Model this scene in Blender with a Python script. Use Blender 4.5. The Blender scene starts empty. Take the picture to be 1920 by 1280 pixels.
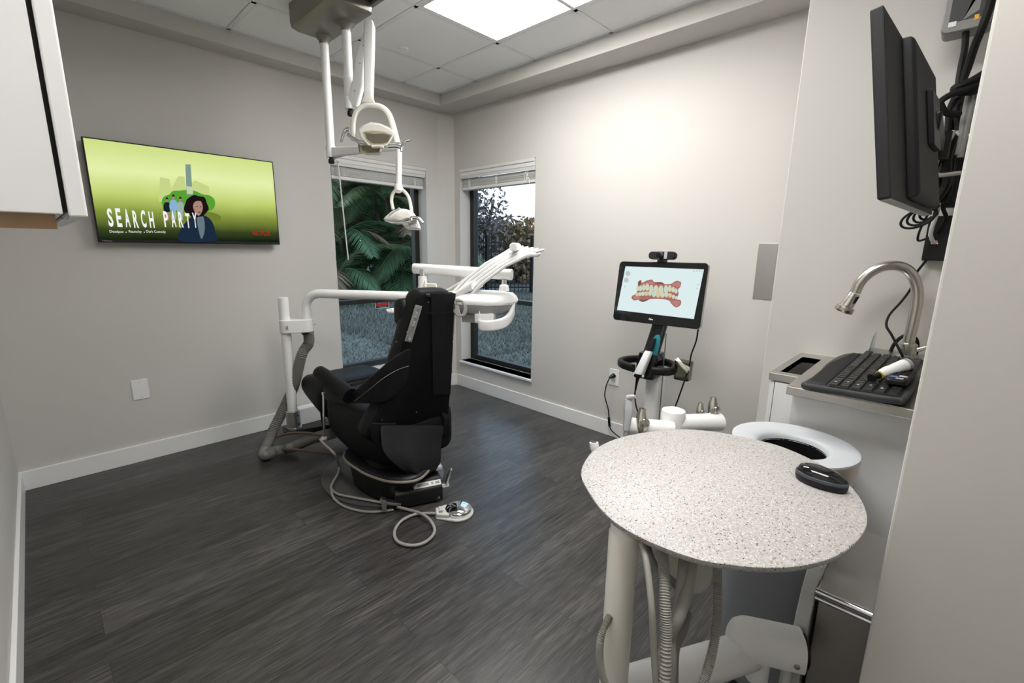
import bpy, bmesh, math, random
from mathutils import Vector as V, Matrix
random.seed(7)
S = bpy.context.scene
C = S.collection
PI = math.pi
# ---------------------------------------------------------------- camera (solved from the room's vanishing points)
CAMH = 1.362
FPX = 856.9
YAW, PIT, ROL = 0.76559, -0.20294, 0.014436
FW = V((math.cos(YAW)*math.cos(PIT), math.sin(YAW)*math.cos(PIT), math.sin(PIT)))
R0 = V((math.sin(YAW), -math.cos(YAW), 0)); U0 = R0.cross(FW)
RT = R0*math.cos(ROL) + U0*math.sin(ROL); UP = -R0*math.sin(ROL) + U0*math.cos(ROL)
cd = bpy.data.cameras.new('camera'); cam = bpy.data.objects.new('camera', cd); C.objects.link(cam)
cd.sensor_width = 36; cd.lens = FPX/1920*36; cd.clip_start = 0.02; cd.clip_end = 200
m = Matrix((RT, UP, -FW)).transposed().to_4x4(); m.translation = (0, 0, CAMH); cam.matrix_world = m
S.camera = cam
EYE = V((0, 0, CAMH))
# ---------------------------------------------------------------- view, sky
S.view_settings.view_transform = 'Standard'; S.view_settings.look = 'None'
S.view_settings.exposure = 0.25; S.view_settings.gamma = 1; S.view_settings.use_curve_mapping = False
w = bpy.data.worlds.new('sky'); S.world = w; w.use_nodes = True
nt = w.node_tree; nt.nodes.clear()
bg = nt.nodes.new('ShaderNodeBackground'); wo = nt.nodes.new('ShaderNodeOutputWorld')
tc = nt.nodes.new('ShaderNodeTexCoord'); sx = nt.nodes.new('ShaderNodeSeparateXYZ'); cr = nt.nodes.new('ShaderNodeValToRGB')
cr.color_ramp.elements[0].position = 0.0; cr.color_ramp.elements[0].color = (1, .97, .93, 1)
cr.color_ramp.elements[1].position = .5; cr.color_ramp.elements[1].color = (.62, .79, 1, 1)
nt.links.new(tc.outputs['Generated'], sx.inputs[0]); nt.links.new(sx.outputs['Z'], cr.inputs[0])
nt.links.new(cr.outputs[0], bg.inputs[0]); bg.inputs[1].default_value = 1.45
nt.links.new(bg.outputs[0], wo.inputs[0])
LAMP = 18.8     # ceiling panel emission

# ---------------------------------------------------------------- measuring helpers: where a line of sight meets a real plane
def ray(x, y): return FW + RT*((x-960)/FPX) - UP*((y-640)/FPX)
def PX(x, y, ax, val):
    d = ray(x, y); return EYE + d*((val-EYE[ax])/d[ax])
def PD(x, y, d): return EYE + ray(x, y)*d
def PN(x, y, p, n):
    d = ray(x, y); n = V(n); return EYE + d*((V(p)-EYE).dot(n)/d.dot(n))

# ---------------------------------------------------------------- materials
def mat(name, col, rough=.5, metal=0, spec=.5, bump=0, bscale=80, var=0, vscale=6, emit=None, estr=0, coat=0):
    mt = bpy.data.materials.new(name); mt.use_nodes = True
    n = mt.node_tree; b = n.nodes['Principled BSDF']
    b.inputs['Base Color'].default_value = (*col, 1); b.inputs['Roughness'].default_value = rough
    b.inputs['Metallic'].default_value = metal; b.inputs['Specular IOR Level'].default_value = spec
    b.inputs['Coat Weight'].default_value = coat
    if emit: b.inputs['Emission Color'].default_value = (*emit, 1); b.inputs['Emission Strength'].default_value = estr
    if bump or var:
        t = n.nodes.new('ShaderNodeTexCoord')
    if bump:
        nz = n.nodes.new('ShaderNodeTexNoise'); nz.inputs['Scale'].default_value = bscale; nz.inputs['Detail'].default_value = 4
        bp = n.nodes.new('ShaderNodeBump'); bp.inputs['Strength'].default_value = bump; bp.inputs['Distance'].default_value = .004
        n.links.new(t.outputs['Object'], nz.inputs['Vector']); n.links.new(nz.outputs[0], bp.inputs['Height']); n.links.new(bp.outputs[0], b.inputs['Normal'])
    if var:
        nz = n.nodes.new('ShaderNodeTexNoise'); nz.inputs['Scale'].default_value = vscale; nz.inputs['Detail'].default_value = 5
        mx = n.nodes.new('ShaderNodeMix'); mx.data_type = 'RGBA'
        mx.inputs[6].default_value = (*[c*(1-var) for c in col], 1); mx.inputs[7].default_value = (*[min(1, c*(1+var)) for c in col], 1)
        n.links.new(t.outputs['Object'], nz.inputs['Vector']); n.links.new(nz.outputs[0], mx.inputs[0]); n.links.new(mx.outputs[2], b.inputs['Base Color'])
    return mt
def brushed(name, col, rough, sc):
    mt = mat(name, col, rough, 1); n = mt.node_tree; b = n.nodes['Principled BSDF']
    t = n.nodes.new('ShaderNodeTexCoord'); mp = n.nodes.new('ShaderNodeMapping'); mp.inputs['Scale'].default_value = sc
    nz = n.nodes.new('ShaderNodeTexNoise'); nz.inputs['Scale'].default_value = 40; nz.inputs['Detail'].default_value = 3
    mr = n.nodes.new('ShaderNodeMapRange'); mr.inputs[3].default_value = rough*.75; mr.inputs[4].default_value = rough*1.35
    n.links.new(t.outputs['Object'], mp.inputs[0]); n.links.new(mp.outputs[0], nz.inputs['Vector'])
    n.links.new(nz.outputs[0], mr.inputs[0]); n.links.new(mr.outputs[0], b.inputs['Roughness'])
    return mt
def emis(name, col, s):
    mt = bpy.data.materials.new(name); mt.use_nodes = True; n = mt.node_tree; n.nodes.clear()
    e = n.nodes.new('ShaderNodeEmission'); o = n.nodes.new('ShaderNodeOutputMaterial')
    e.inputs[0].default_value = (*col, 1); e.inputs[1].default_value = s; n.links.new(e.outputs[0], o.inputs[0]); return mt
def clear(name, col, gl=.08, rough=.0):
    mt = bpy.data.materials.new(name); mt.use_nodes = True; n = mt.node_tree; n.nodes.clear()
    a = n.nodes.new('ShaderNodeBsdfTransparent'); g = n.nodes.new('ShaderNodeBsdfGlossy'); mx = n.nodes.new('ShaderNodeMixShader')
    fr = n.nodes.new('ShaderNodeLayerWeight'); fr.inputs[0].default_value = gl; o = n.nodes.new('ShaderNodeOutputMaterial')
    a.inputs[0].default_value = (*col, 1); g.inputs['Roughness'].default_value = rough
    n.links.new(fr.outputs['Fresnel'], mx.inputs[0]); n.links.new(a.outputs[0], mx.inputs[1]); n.links.new(g.outputs[0], mx.inputs[2]); n.links.new(mx.outputs[0], o.inputs[0]); return mt

WALL = (.565, .548, .518)
M = dict(
 wall=mat('greige_wall_paint', WALL, .75, bump=.035, bscale=300, spec=.3),
 trim=mat('white_trim_paint', (.78, .78, .77), .35),
 white=mat('white_enamel', (.8, .8, .79), .28), cream=mat('cream_plastic', (.75, .725, .66), .35),
 lam=mat('white_laminate', (.74, .74, .74), .4), wood=mat('raw_plywood_edge', (.35, .22, .12), .6, var=.3, vscale=30),
 black=mat('black_plastic', (.008, .008, .009), .42, spec=.3), blackm=mat('matte_black_plastic', (.010, .010, .011), .6, spec=.3, bump=.1, bscale=400),
 gloss=mat('glossy_black_glass', (.008, .008, .009), .07), rubber=mat('black_cable_rubber', (.007, .007, .007), .55, spec=.2),
 dgrey=mat('charcoal_plastic', (.035, .037, .04), .45), key=mat('black_keycaps', (.012, .012, .013), .35),
 slate=mat('slate_grey_gloss', (.05, .06, .07), .2),
 grey=mat('grey_plastic', (.32, .32, .32), .45), lgrey=mat('light_grey_plastic', (.52, .52, .5), .4),
 hose=mat('grey_vinyl_hose', (.28, .27, .245), .5), hosed=mat('dark_grey_hose', (.19, .19, .18), .55),
 steel=brushed('brushed_stainless', (.56, .54, .51), .3, (1, 8, 8)), steeld=brushed('brushed_steel_panel', (.50, .48, .46), .38, (1, 1, 14)),
 chrome=mat('polished_chrome', (.75, .76, .78), .08, 1), alu=mat('satin_aluminium', (.55, .55, .54), .35, 1),
 nickel=mat('satin_nickel', (.60, .57, .52), .27, 1), taupe=mat('taupe_metallic_plastic', (.20, .185, .16), .32, .35),
 teal=mat('teal_plastic', (.02, .22, .27), .4), red=mat('red_print', (.55, .02, .02), .5), ink=mat('black_print', (.02, .02, .02), .6),
 paperw=mat('white_label', (.75, .75, .73), .6), pink=mat('pale_pink_paper', (.78, .68, .70), .6), orange=mat('orange_label', (.75, .36, .03), .5),
 led=emis('red_led', (1, .06, .03), 4), tile=None, quartz=None, floor=None,
 silver=mat('silver_grey_plastic', (.42, .43, .45), .35), canw=mat('trash_can_rim', (.50, .52, .545), .42), canb=mat('grey_painted_can', (.27, .285, .31), .42),
 canb2=brushed('brushed_can_side', (.60, .54, .49), .35, (1, 1, 14)), bag=mat('black_bin_liner', (.012, .012, .014), .3, bump=.6, bscale=25),
 trans=None, blind=mat('white_faux_wood_blind', (.68, .67, .65), .5), brown=mat('brown_cable', (.10, .065, .05), .5),
 frame=mat('black_window_frame', (.008, .008, .008), .45), tan=mat('tan_rubber_trim', (.2, .18, .15), .5),
 marble=mat('white_marble_sill', (.74, .73, .72), .25, var=.12, vscale=14), dsteel=mat('dark_iron', (.03, .025, .022), .5, .3),
)
M['glass'] = clear('window_glass', (.86, .93, .97), .06)
M['acrylic'] = clear('clear_acrylic', (.9, .94, .93), .12)
M['smoke'] = clear('smoky_plastic', (.70, .70, .65), .10, .1)
M['lens'] = clear('lamp_lens', (.80, .76, .66), .2, .08)
# translucent cup
mt = mat('translucent_plastic', (.62, .62, .53), .3); mt.node_tree.nodes['Principled BSDF'].inputs['Transmission Weight'].default_value = .35
mt.node_tree.nodes['Principled BSDF'].inputs['Roughness'].default_value = .5; M['trans'] = mt
# leather
def leather():
    mt = mat('black_embossed_leather', (.0065, .0065, .0075), .5, spec=.22); n = mt.node_tree; b = n.nodes['Principled BSDF']
    t = n.nodes.new('ShaderNodeTexCoord'); vo = n.nodes.new('ShaderNodeTexVoronoi'); vo.inputs['Scale'].default_value = 130
    bp = n.nodes.new('ShaderNodeBump'); bp.inputs['Strength'].default_value = .45; bp.inputs['Distance'].default_value = .002
    n.links.new(t.outputs['Object'], vo.inputs['Vector']); n.links.new(vo.outputs['Distance'], bp.inputs['Height']); n.links.new(bp.outputs[0], b.inputs['Normal']); return mt
M['leather'] = leather()
M['seatback'] = mat('black_back_shell', (.003, .003, .0034), .8, spec=.15)
# floor planks
def floor_mat():
    mt = mat('dark_vinyl_planks', (.04, .04, .04), .34); n = mt.node_tree; b = n.nodes['Principled BSDF']; L = n.links.new
    t = n.nodes.new('ShaderNodeTexCoord')
    br = n.nodes.new('ShaderNodeTexBrick'); br.offset = .37; br.offset_frequency = 2; br.squash = 1
    br.inputs['Scale'].default_value = 1; br.inputs['Brick Width'].default_value = 1.22; br.inputs['Row Height'].default_value = .152
    br.inputs['Mortar Size'].default_value = .0012; br.inputs['Mortar Smooth'].default_value = .1; br.inputs['Bias'].default_value = 0
    br.inputs['Color1'].default_value = (0, 0, 0, 1); br.inputs['Color2'].default_value = (1, 1, 1, 1); br.inputs['Mortar'].default_value = (.3, .3, .3, 1)
    L(t.outputs['Object'], br.inputs['Vector'])
    # per-plank offset of the grain
    ad = n.nodes.new('ShaderNodeVectorMath'); ad.operation = 'MULTIPLY_ADD'; ad.inputs[1].default_value = (7, 13, 3)
    L(br.outputs['Color'], ad.inputs[0]); L(t.outputs['Object'], ad.inputs[2])
    mp = n.nodes.new('ShaderNodeMapping'); mp.inputs['Scale'].default_value = (1.1, 15, 1); L(ad.outputs[0], mp.inputs[0])
    nz = n.nodes.new('ShaderNodeTexNoise'); nz.inputs['Scale'].default_value = 3.2; nz.inputs['Detail'].default_value = 8; nz.inputs['Roughness'].default_value = .65; nz.inputs['Distortion'].default_value = .9
    L(mp.outputs[0], nz.inputs['Vector'])
    mp2 = n.nodes.new('ShaderNodeMapping'); mp2.inputs['Scale'].default_value = (5, 170, 1); L(ad.outputs[0], mp2.inputs[0])
    n2 = n.nodes.new('ShaderNodeTexNoise'); n2.inputs['Scale'].default_value = 2.2; n2.inputs['Detail'].default_value = 3; L(mp2.outputs[0], n2.inputs['Vector'])
    c1 = n.nodes.new('ShaderNodeValToRGB'); c1.color_ramp.elements[0].position = .3; c1.color_ramp.elements[0].color = (.020, .0192, .0187, 1)
    c1.color_ramp.elements[1].position = .75; c1.color_ramp.elements[1].color = (.094, .088, .085, 1); L(nz.outputs[0], c1.inputs[0])
    c2 = n.nodes.new('ShaderNodeValToRGB'); c2.color_ramp.elements[0].position = .38; c2.color_ramp.elements[0].color = (.50, .50, .50, 1)
    c2.color_ramp.elements[1].position = .68; c2.color_ramp.elements[1].color = (1.65, 1.65, 1.65, 1); L(n2.outputs[0], c2.inputs[0])
    m1 = n.nodes.new('ShaderNodeMix'); m1.data_type = 'RGBA'; m1.blend_type = 'MULTIPLY'; m1.inputs[0].default_value = 1; L(c1.outputs[0], m1.inputs[6]); L(c2.outputs[0], m1.inputs[7])
    c3 = n.nodes.new('ShaderNodeMapRange'); c3.inputs[3].default_value = .66; c3.inputs[4].default_value = 1.2; L(br.outputs['Color'], c3.inputs[0])
    m2 = n.nodes.new('ShaderNodeMix'); m2.data_type = 'RGBA'; m2.blend_type = 'MULTIPLY'; m2.inputs[0].default_value = 1; L(m1.outputs[2], m2.inputs[6]); L(c3.outputs[0], m2.inputs[7])
    m3 = n.nodes.new('ShaderNodeMix'); m3.data_type = 'RGBA'; m3.inputs[7].default_value = (.02, .02, .02, 1); L(br.outputs['Fac'], m3.inputs[0]); L(m2.outputs[2], m3.inputs[6]); L(m3.outputs[2], b.inputs['Base Color'])
    bp = n.nodes.new('ShaderNodeBump'); bp.inputs['Strength'].default_value = .18; bp.inputs['Distance'].default_value = .001; L(n2.outputs[0], bp.inputs['Height']); L(bp.outputs[0], b.inputs['Normal'])
    return mt
M['floor'] = floor_mat()
def quartz():
    mt = mat('speckled_quartz', (.6, .58, .56), .42, spec=.35); n = mt.node_tree; b = n.nodes['Principled BSDF']; L = n.links.new
    t = n.nodes.new('ShaderNodeTexCoord'); prev = None
    base = n.nodes.new('ShaderNodeTexNoise'); base.inputs['Scale'].default_value = 160; base.inputs['Detail'].default_value = 3; L(t.outputs['Object'], base.inputs['Vector'])
    cr = n.nodes.new('ShaderNodeValToRGB'); cr.color_ramp.elements[0].position = .35; cr.color_ramp.elements[0].color = (.365, .345, .33, 1); cr.color_ramp.elements[1].position = .65; cr.color_ramp.elements[1].color = (.475, .46, .447, 1)
    L(base.outputs[0], cr.inputs[0]); prev = cr.outputs[0]
    for sc, thr, pick, col in ((230, .33, .86, (.045, .045, .06)), (270, .36, .84, (.27, .20, .16)), (150, .27, .92, (.06, .055, .06)), (330, .4, .8, (.68, .67, .66))):
        vo = n.nodes.new('ShaderNodeTexVoronoi'); vo.inputs['Scale'].default_value = sc; L(t.outputs['Object'], vo.inputs['Vector'])
        lt = n.nodes.new('ShaderNodeMath'); lt.operation = 'LESS_THAN'; lt.inputs[1].default_value = thr; L(vo.outputs['Distance'], lt.inputs[0])
        sp = n.nodes.new('ShaderNodeSeparateColor'); L(vo.outputs['Color'], sp.inputs[0])
        gt = n.nodes.new('ShaderNodeMath'); gt.operation = 'GREATER_THAN'; gt.inputs[1].default_value = pick; L(sp.outputs[0], gt.inputs[0])
        ml = n.nodes.new('ShaderNodeMath'); ml.operation = 'MULTIPLY'; L(lt.outputs[0], ml.inputs[0]); L(gt.outputs[0], ml.inputs[1])
        mx = n.nodes.new('ShaderNodeMix'); mx.data_type = 'RGBA'; mx.inputs[7].default_value = (*col, 1); L(ml.outputs[0], mx.inputs[0]); L(prev, mx.inputs[6]); prev = mx.outputs[2]
    L(prev, b.inputs['Base Color']); return mt
M['quartz'] = quartz()
def tile():
    mt = mat('acoustic_tile', (.88, .885, .89), .9, spec=.1, bump=.4, bscale=260, var=.04, vscale=350); return mt
M['tile'] = tile()

# ---------------------------------------------------------------- mesh kit
class B:
    def __init__(s): s.v = []; s.f = []
    def add(s, vs, fs):
        o = len(s.v); s.v += [V(p) for p in vs]; s.f += [tuple(i+o for i in f) for f in fs]; return s
    def box(s, a, b):
        (x0, y0, z0), (x1, y1, z1) = a, b
        return s.add([(x0,y0,z0),(x1,y0,z0),(x1,y1,z0),(x0,y1,z0),(x0,y0,z1),(x1,y0,z1),(x1,y1,z1),(x0,y1,z1)],
                     [(3,2,1,0),(4,5,6,7),(0,1,5,4),(1,2,6,5),(2,3,7,6),(3,0,4,7)])
    def obox(s, c, ax, ay, az):          # centre and half-axis vectors
        c, ax, ay, az = V(c), V(ax), V(ay), V(az)
        p = [c+ax*i+ay*j+az*k for k in (-1,1) for i, j in ((-1,-1),(1,-1),(1,1),(-1,1))]
        return s.add(p, [(3,2,1,0),(4,5,6,7),(0,1,5,4),(1,2,6,5),(2,3,7,6),(3,0,4,7)])
    def prism(s, pts, d):                # polygon (3-D points) extruded by vector d
        n = len(pts); pts = [V(p) for p in pts]; d = V(d)
        return s.add(pts+[p+d for p in pts], [tuple(range(n-1,-1,-1)), tuple(range(n,2*n))]+[(i,(i+1)%n,n+(i+1)%n,n+i) for i in range(n)])
    def loft(s, rings, cap=True, closed=True):
        n = len(rings[0]); vs = [p for r in rings for p in r]; fs = []
        for k in range(len(rings)-1):
            for i in range(n if closed else n-1):
                j = (i+1)%n; fs.append((k*n+i, k*n+j, (k+1)*n+j, (k+1)*n+i))
        if cap: fs += [tuple(range(n-1,-1,-1)), tuple(range((len(rings)-1)*n, len(rings)*n))]
        return s.add(vs, fs)
    def tube(s, path, r, n=12, cap=True, flat=1):
        path = [V(p) for p in path]; k = len(path); rs = r if isinstance(r, (list, tuple)) else [r]*k
        t0 = (path[1]-path[0]).normalized(); ref = V((0,0,1)) if abs(t0.z) < .9 else V((1,0,0))
        nrm = (ref - t0*ref.dot(t0)).normalized(); rings = []
        for i in range(k):
            t = (path[min(i+1,k-1)]-path[max(i-1,0)]).normalized()
            nrm = (nrm - t*nrm.dot(t)).normalized(); bi = t.cross(nrm)
            rings.append([path[i]+(nrm*math.cos(2*PI*j/n)*flat+bi*math.sin(2*PI*j/n))*rs[i] for j in range(n)])
        return s.loft(rings, cap)
    def lathe(s, prof, o, ax=(0,0,1), n=32, sx=1, sy=1, ref=None, cap=True):   # profile of (radius, height)
        o = V(o); ax = V(ax).normalized(); rf = V(ref) if ref else (V((1,0,0)) if abs(ax.x) < .9 else V((0,1,0)))
        u = (rf-ax*rf.dot(ax)).normalized(); v = ax.cross(u)
        return s.loft([[o+ax*h+(u*math.cos(2*PI*j/n)*sx+v*math.sin(2*PI*j/n)*sy)*r for j in range(n)] for r, h in prof], cap)
    def cyl(s, a, b, r, r2=None, n=20): return s.tube([a, b], [r, r if r2 is None else r2], n)
    def ball(s, c, rx, ry=None, rz=None, n=16, k=10):
        ry = ry or rx; rz = rz or rx; c = V(c)
        return s.loft([[c+V((rx*math.sin(PI*(i+.02)/(k+.04))*math.cos(2*PI*j/n), ry*math.sin(PI*(i+.02)/(k+.04))*math.sin(2*PI*j/n), rz*-math.cos(PI*(i+.02)/(k+.04)))) for j in range(n)] for i in range(k+1)])
    def quad(s, a, b, c, d): return s.add([a, b, c, d], [(0,1,2,3)])
    def shell(s, grid, d):               # a grid of points thickened by the vector d
        R, Cn = len(grid), len(grid[0]); d = V(d)
        idx = lambda r, c, k: k*R*Cn + r*Cn + c
        vs = [V(p) for row in grid for p in row]; vs = vs+[p+d for p in vs]; fs = []
        for r in range(R-1):
            for c in range(Cn-1):
                fs.append((idx(r,c,0), idx(r+1,c,0), idx(r+1,c+1,0), idx(r,c+1,0))); fs.append((idx(r,c,1), idx(r,c+1,1), idx(r+1,c+1,1), idx(r+1,c,1)))
        edge = [(0,c) for c in range(Cn)]+[(r,Cn-1) for r in range(1,R)]+[(R-1,c) for c in range(Cn-2,-1,-1)]+[(r,0) for r in range(R-2,0,-1)]
        for i in range(len(edge)):
            a, b = edge[i], edge[(i+1)%len(edge)]; fs.append((idx(*a,0), idx(*b,0), idx(*b,1), idx(*a,1)))
        return s.add(vs, fs)
def cat(pts, k=8, closed=False):         # smooth curve through points
    pts = [V(p) for p in pts]; n = len(pts); out = []
    for i in range(n if closed else n-1):
        p0, p1, p2, p3 = (pts[(i-1)%n], pts[i], pts[(i+1)%n], pts[(i+2)%n]) if closed else (pts[max(i-1,0)], pts[i], pts[i+1], pts[min(i+2,n-1)])
        for j in range(k):
            t = j/k; out.append(.5*((2*p1)+(p2-p0)*t+(2*p0-5*p1+4*p2-p3)*t*t+(3*p1-p0-3*p2+p3)*t*t*t))
    if not closed: out.append(pts[-1])
    return out
def rrect(w, h, r, n=5):                 # rounded rectangle outline, 2-D
    o = []
    for cx, cy, a in ((w/2-r, h/2-r, 0), (-w/2+r, h/2-r, 90), (-w/2+r, -h/2+r, 180), (w/2-r, -h/2+r, 270)):
        for i in range(n+1):
            t = math.radians(a+90*i/n); o.append((cx+r*math.cos(t), cy+r*math.sin(t)))
    return o
def onf(pts, o, u, v): o, u, v = V(o), V(u), V(v); return [o+u*a+v*b for a, b in pts]

def wloc(o):
    p = V((0,0,0))
    while o: p = p+o.location; o = o.parent
    return p
def obj(name, b, m, parent=None, bevel=0, smooth=40, label=None, seg=2, sub=0, kind=None):
    me = bpy.data.meshes.new(name); base = wloc(parent) if parent else V((0,0,0))
    me.from_pydata([tuple(p-base) for p in b.v], [], b.f); me.validate()
    bm = bmesh.new(); bm.from_mesh(me); bmesh.ops.recalc_face_normals(bm, faces=bm.faces); bm.to_mesh(me); bm.free()
    if smooth:
        for p in me.polygons: p.use_smooth = True
        me.set_sharp_from_angle(angle=math.radians(smooth))
    me.materials.append(M[m] if isinstance(m, str) else m)
    o = bpy.data.objects.new(name, me); C.objects.link(o)
    if parent: o.parent = parent
    if bevel:
        md = o.modifiers.new('bevel', 'BEVEL'); md.width = bevel; md.segments = seg; md.limit_method = 'ANGLE'; md.angle_limit = math.radians(35); md.harden_normals = False
    if sub:
        md = o.modifiers.new('sub', 'SUBSURF'); md.levels = sub; md.render_levels = sub
    if label: o['label'] = label
    if kind: o['kind'] = kind
    return o
def struct(name, b, m, parent=None, **k):
    o = obj(name, b, m, parent, **k)
    if not parent: o['kind'] = 'structure'
    return o
def thing(name, label, cat_, loc, group=None):
    o = bpy.data.objects.new(name, None); C.objects.link(o); o.location = loc; o.empty_display_size = .05
    o['label'] = label; o['category'] = cat_
    if group: o['group'] = group
    return o
def tag(o, label, cat_, group=None):
    o['label'] = label; o['category'] = cat_
    if group: o['group'] = group
    return o
def dup(r, loc, rotz=None, label=None, scale=None):
    c = r.copy(); C.objects.link(c); c.location = loc
    if rotz is not None: c.rotation_euler = (0, 0, rotz)
    if scale: c.scale = (scale,)*3
    if label: c['label'] = label
    for ch in list(r.children):
        d = ch.copy(); C.objects.link(d); d.parent = c
        for g in ch.children:
            e = g.copy(); C.objects.link(e); e.parent = d
    return c
def text(s, m, o, u, v, n, w, h, parent=None, name='lettering', depth=.0006, bold=0):   # lettering filling a w x h box whose lower-left corner is o
    cu = bpy.data.curves.new('t', 'FONT'); cu.body = s; cu.resolution_u = 3; cu.offset = bold
    to = bpy.data.objects.new('t', cu); C.objects.link(to)
    me = bpy.data.meshes.new_from_object(to.evaluated_get(bpy.context.evaluated_depsgraph_get()))
    vs = [x.co.copy() for x in me.vertices]; fs = [tuple(p.vertices) for p in me.polygons]
    bpy.data.objects.remove(to); bpy.data.curves.remove(cu); bpy.data.meshes.remove(me)
    x0 = min(p.x for p in vs); x1 = max(p.x for p in vs); y0 = min(p.y for p in vs); y1 = max(p.y for p in vs)
    o, u, v, n = V(o), V(u), V(v), V(n)
    b = B(); b.add([o+u*((p.x-x0)/(x1-x0)*w)+v*((p.y-y0)/(y1-y0)*h)+n*depth for p in vs], fs)
    return obj(name, b, m, parent, smooth=0)
# ================================================================ SETTING
XA0, YA, XB, ZS, ZC = -.212, 3.553, 2.826, 2.532, 2.622
W1 = (1.675, 2.552, .295, 2.045)     # window in the left wall: x0,x1,z0,z1
W2 = (2.487, 3.409, .262, 2.052)     # window in the right wall: y0,y1,z0,z1
fl = struct('floor', B().box((XA0-.1, -1.7, -.08), (XB+.1, YA+.1, 0)), 'floor', smooth=0)
b = B(); T = .2
b.box((XA0-.1, YA, 0), (W1[0], YA+T, 2.9)).box((W1[1], YA, 0), (XB+T, YA+T, 2.9)).box((W1[0], YA, 0), (W1[1], YA+T, W1[2])).box((W1[0], YA, W1[3]), (W1[1], YA+T, 2.9))
struct('wall_left', b, 'wall', smooth=0)
b = B(); b.box((XB, .3, 0), (XB+T, W2[0], 2.9)).box((XB, W2[1], 0), (XB+T, YA, 2.9)).box((XB, W2[0], 0), (XB+T, W2[1], W2[2])).box((XB, W2[0], W2[3]), (XB+T, W2[1], 2.9))
struct('wall_right', b, 'wall', smooth=0)
XC = 2.235
struct('wall_niche', B().box((XC, -.6, 0), (XB+.05, .571, 2.9)), 'wall', smooth=0, bevel=.004)
struct('wall_front_right', B().box((1.06, -1.7, 0), (1.18, .0199, 2.9)), 'wall', smooth=0, bevel=.004)
struct('wall_niche_end', B().box((1.18, -.62, 0), (XC, -.5, 2.9)), 'wall', smooth=0)
struct('wall_near_left', B().box((XA0-.1, -1.7, 0), (XA0, YA, 2.9)), 'wall', smooth=0)
struct('wall_behind', B().box((XA0, -1.75, 0), (1.06, -1.6, 2.9)), 'wall', smooth=0)
struct('trim_1', B().prism([(2.688, YA, 0), (XB, 3.487, 0), (XB, YA, 0)], (0, 0, ZS)), 'wall', smooth=0)          # corner chase
struct('trim_2', B().box((XA0, 3.383, ZS), (XB, YA, 2.75)), 'wall', smooth=0)                                    # soffit
struct('trim_3', B().box((2.595, .571, ZS), (XB, 3.383, 2.75)), 'wall', smooth=0)
ce = struct('ceiling', B().box((XA0, -1.6, ZC+.012), (XB, 3.383, ZC+.05)), 'tile', smooth=0)
gx = [2.23-.61*k for k in range(5)]; gy = [2.92-.61*k for k in range(8)]
b = B()
for x in gx: b.box((x-.012, -1.6, ZC), (x+.012, 3.383, ZC+.012))
for y in gy: b.box((XA0, y-.012, ZC), (2.595, y+.012, ZC+.0121))
b.box((2.575, .571, ZC), (2.595, 3.383, ZC+.0122)); b.box((XA0, 3.363, ZC), (2.595, 3.383, ZC+.0123))
struct('ceiling_grid', b, mat('white_grid_bar', (.80, .81, .82), .5), ce, smooth=0)
b = B()                                                                                                          # tegular tile faces
for i in range(len(gx)+1):
    x1 = gx[i-1]-.0125 if i else 2.574; x0 = gx[i]+.0125 if i < len(gx) else XA0
    if i == 0: x0 = gx[0]+.0125
    for j in range(len(gy)+1):
        y1 = gy[j-1]-.0125 if j else 3.362; y0 = gy[j]+.0125 if j < len(gy) else -1.6
        if i == 1 and j in (2, 3): continue
        if i == 3 and j in (4, 5): continue
        b.box((x0, y0, ZC+.002), (x1, y1, ZC+.0125))
struct('ceiling_tiles', b, 'tile', ce, smooth=0, bevel=.004, seg=1)
# baseboards
bh = .112
struct('baseboard_left', B().box((XA0, YA-.015, 0), (2.69, YA, bh)), 'trim', smooth=0, bevel=.003)
struct('baseboard_corner', B().prism([(2.66, YA-.015, 0), (XB-.015, 3.46, 0), (XB, 3.487, 0), (2.688, YA, 0)], (0, 0, bh)), 'trim', smooth=0)
struct('baseboard_right', B().box((XB-.015, .571, 0), (XB, 3.49, bh)), 'trim', smooth=0, bevel=.003)
struct('baseboard_near_left', B().box((XA0, -1.6, 0), (XA0+.015, YA-.015, bh)), 'trim', smooth=0, bevel=.003)
struct('baseboard_front_right', B().box((1.046, -1.6, 0), (1.06, .019, bh)), 'trim', smooth=0, bevel=.003)
# windows
def window(n, o, u, out, wd, z0, z1, zm):
    o, u, out = V(o), V(u), V(out); z = V((0,0,1)); fw = .05
    def bx(b, a0, a1, c0, c1, d0, d1): b.obox(o+u*((a0+a1)/2)+z*((c0+c1)/2-0)+out*((d0+d1)/2), u*((a1-a0)/2), out*((d1-d0)/2), z*((c1-c0)/2))
    b = B()
    bx(b, 0, fw, z0, z1, .12, .18); bx(b, wd-fw, wd, z0, z1, .12, .18); bx(b, fw, wd-fw, z0, z0+.05, .12, .18); bx(b, fw, wd-fw, z1-fw, z1, .12, .18)
    bx(b, fw, wd-fw, zm-.019, zm+.019, .115, .175)
    r = struct('window_%d' % n, b, 'frame', smooth=0, bevel=.004)
    g = B(); bx(g, fw, wd-fw, zm+.019, z1-fw, .15, .153); struct('upper_pane', g, 'glass', r, smooth=0)
    g = B(); bx(g, fw, wd-fw, z0+.05, zm-.019, .14, .143); struct('lower_pane', g, 'glass', r, smooth=0)
    g = B(); bx(g, -.012, wd+.012, z0-.022, z0, -.02, .12); struct('window_sill', g, 'marble', r, smooth=0, bevel=.005)
    g = B(); bx(g, fw*.2, fw*.8, zm+.35, zm+.42, .108, .121); struct('latch', g, 'chrome', r, smooth=0, bevel=.003)
    return r
zm1 = PX(640, 567.5, 1, YA+.14)[2]; zm2 = PX(975, 566.5, 0, XB+.14)[2]
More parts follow.
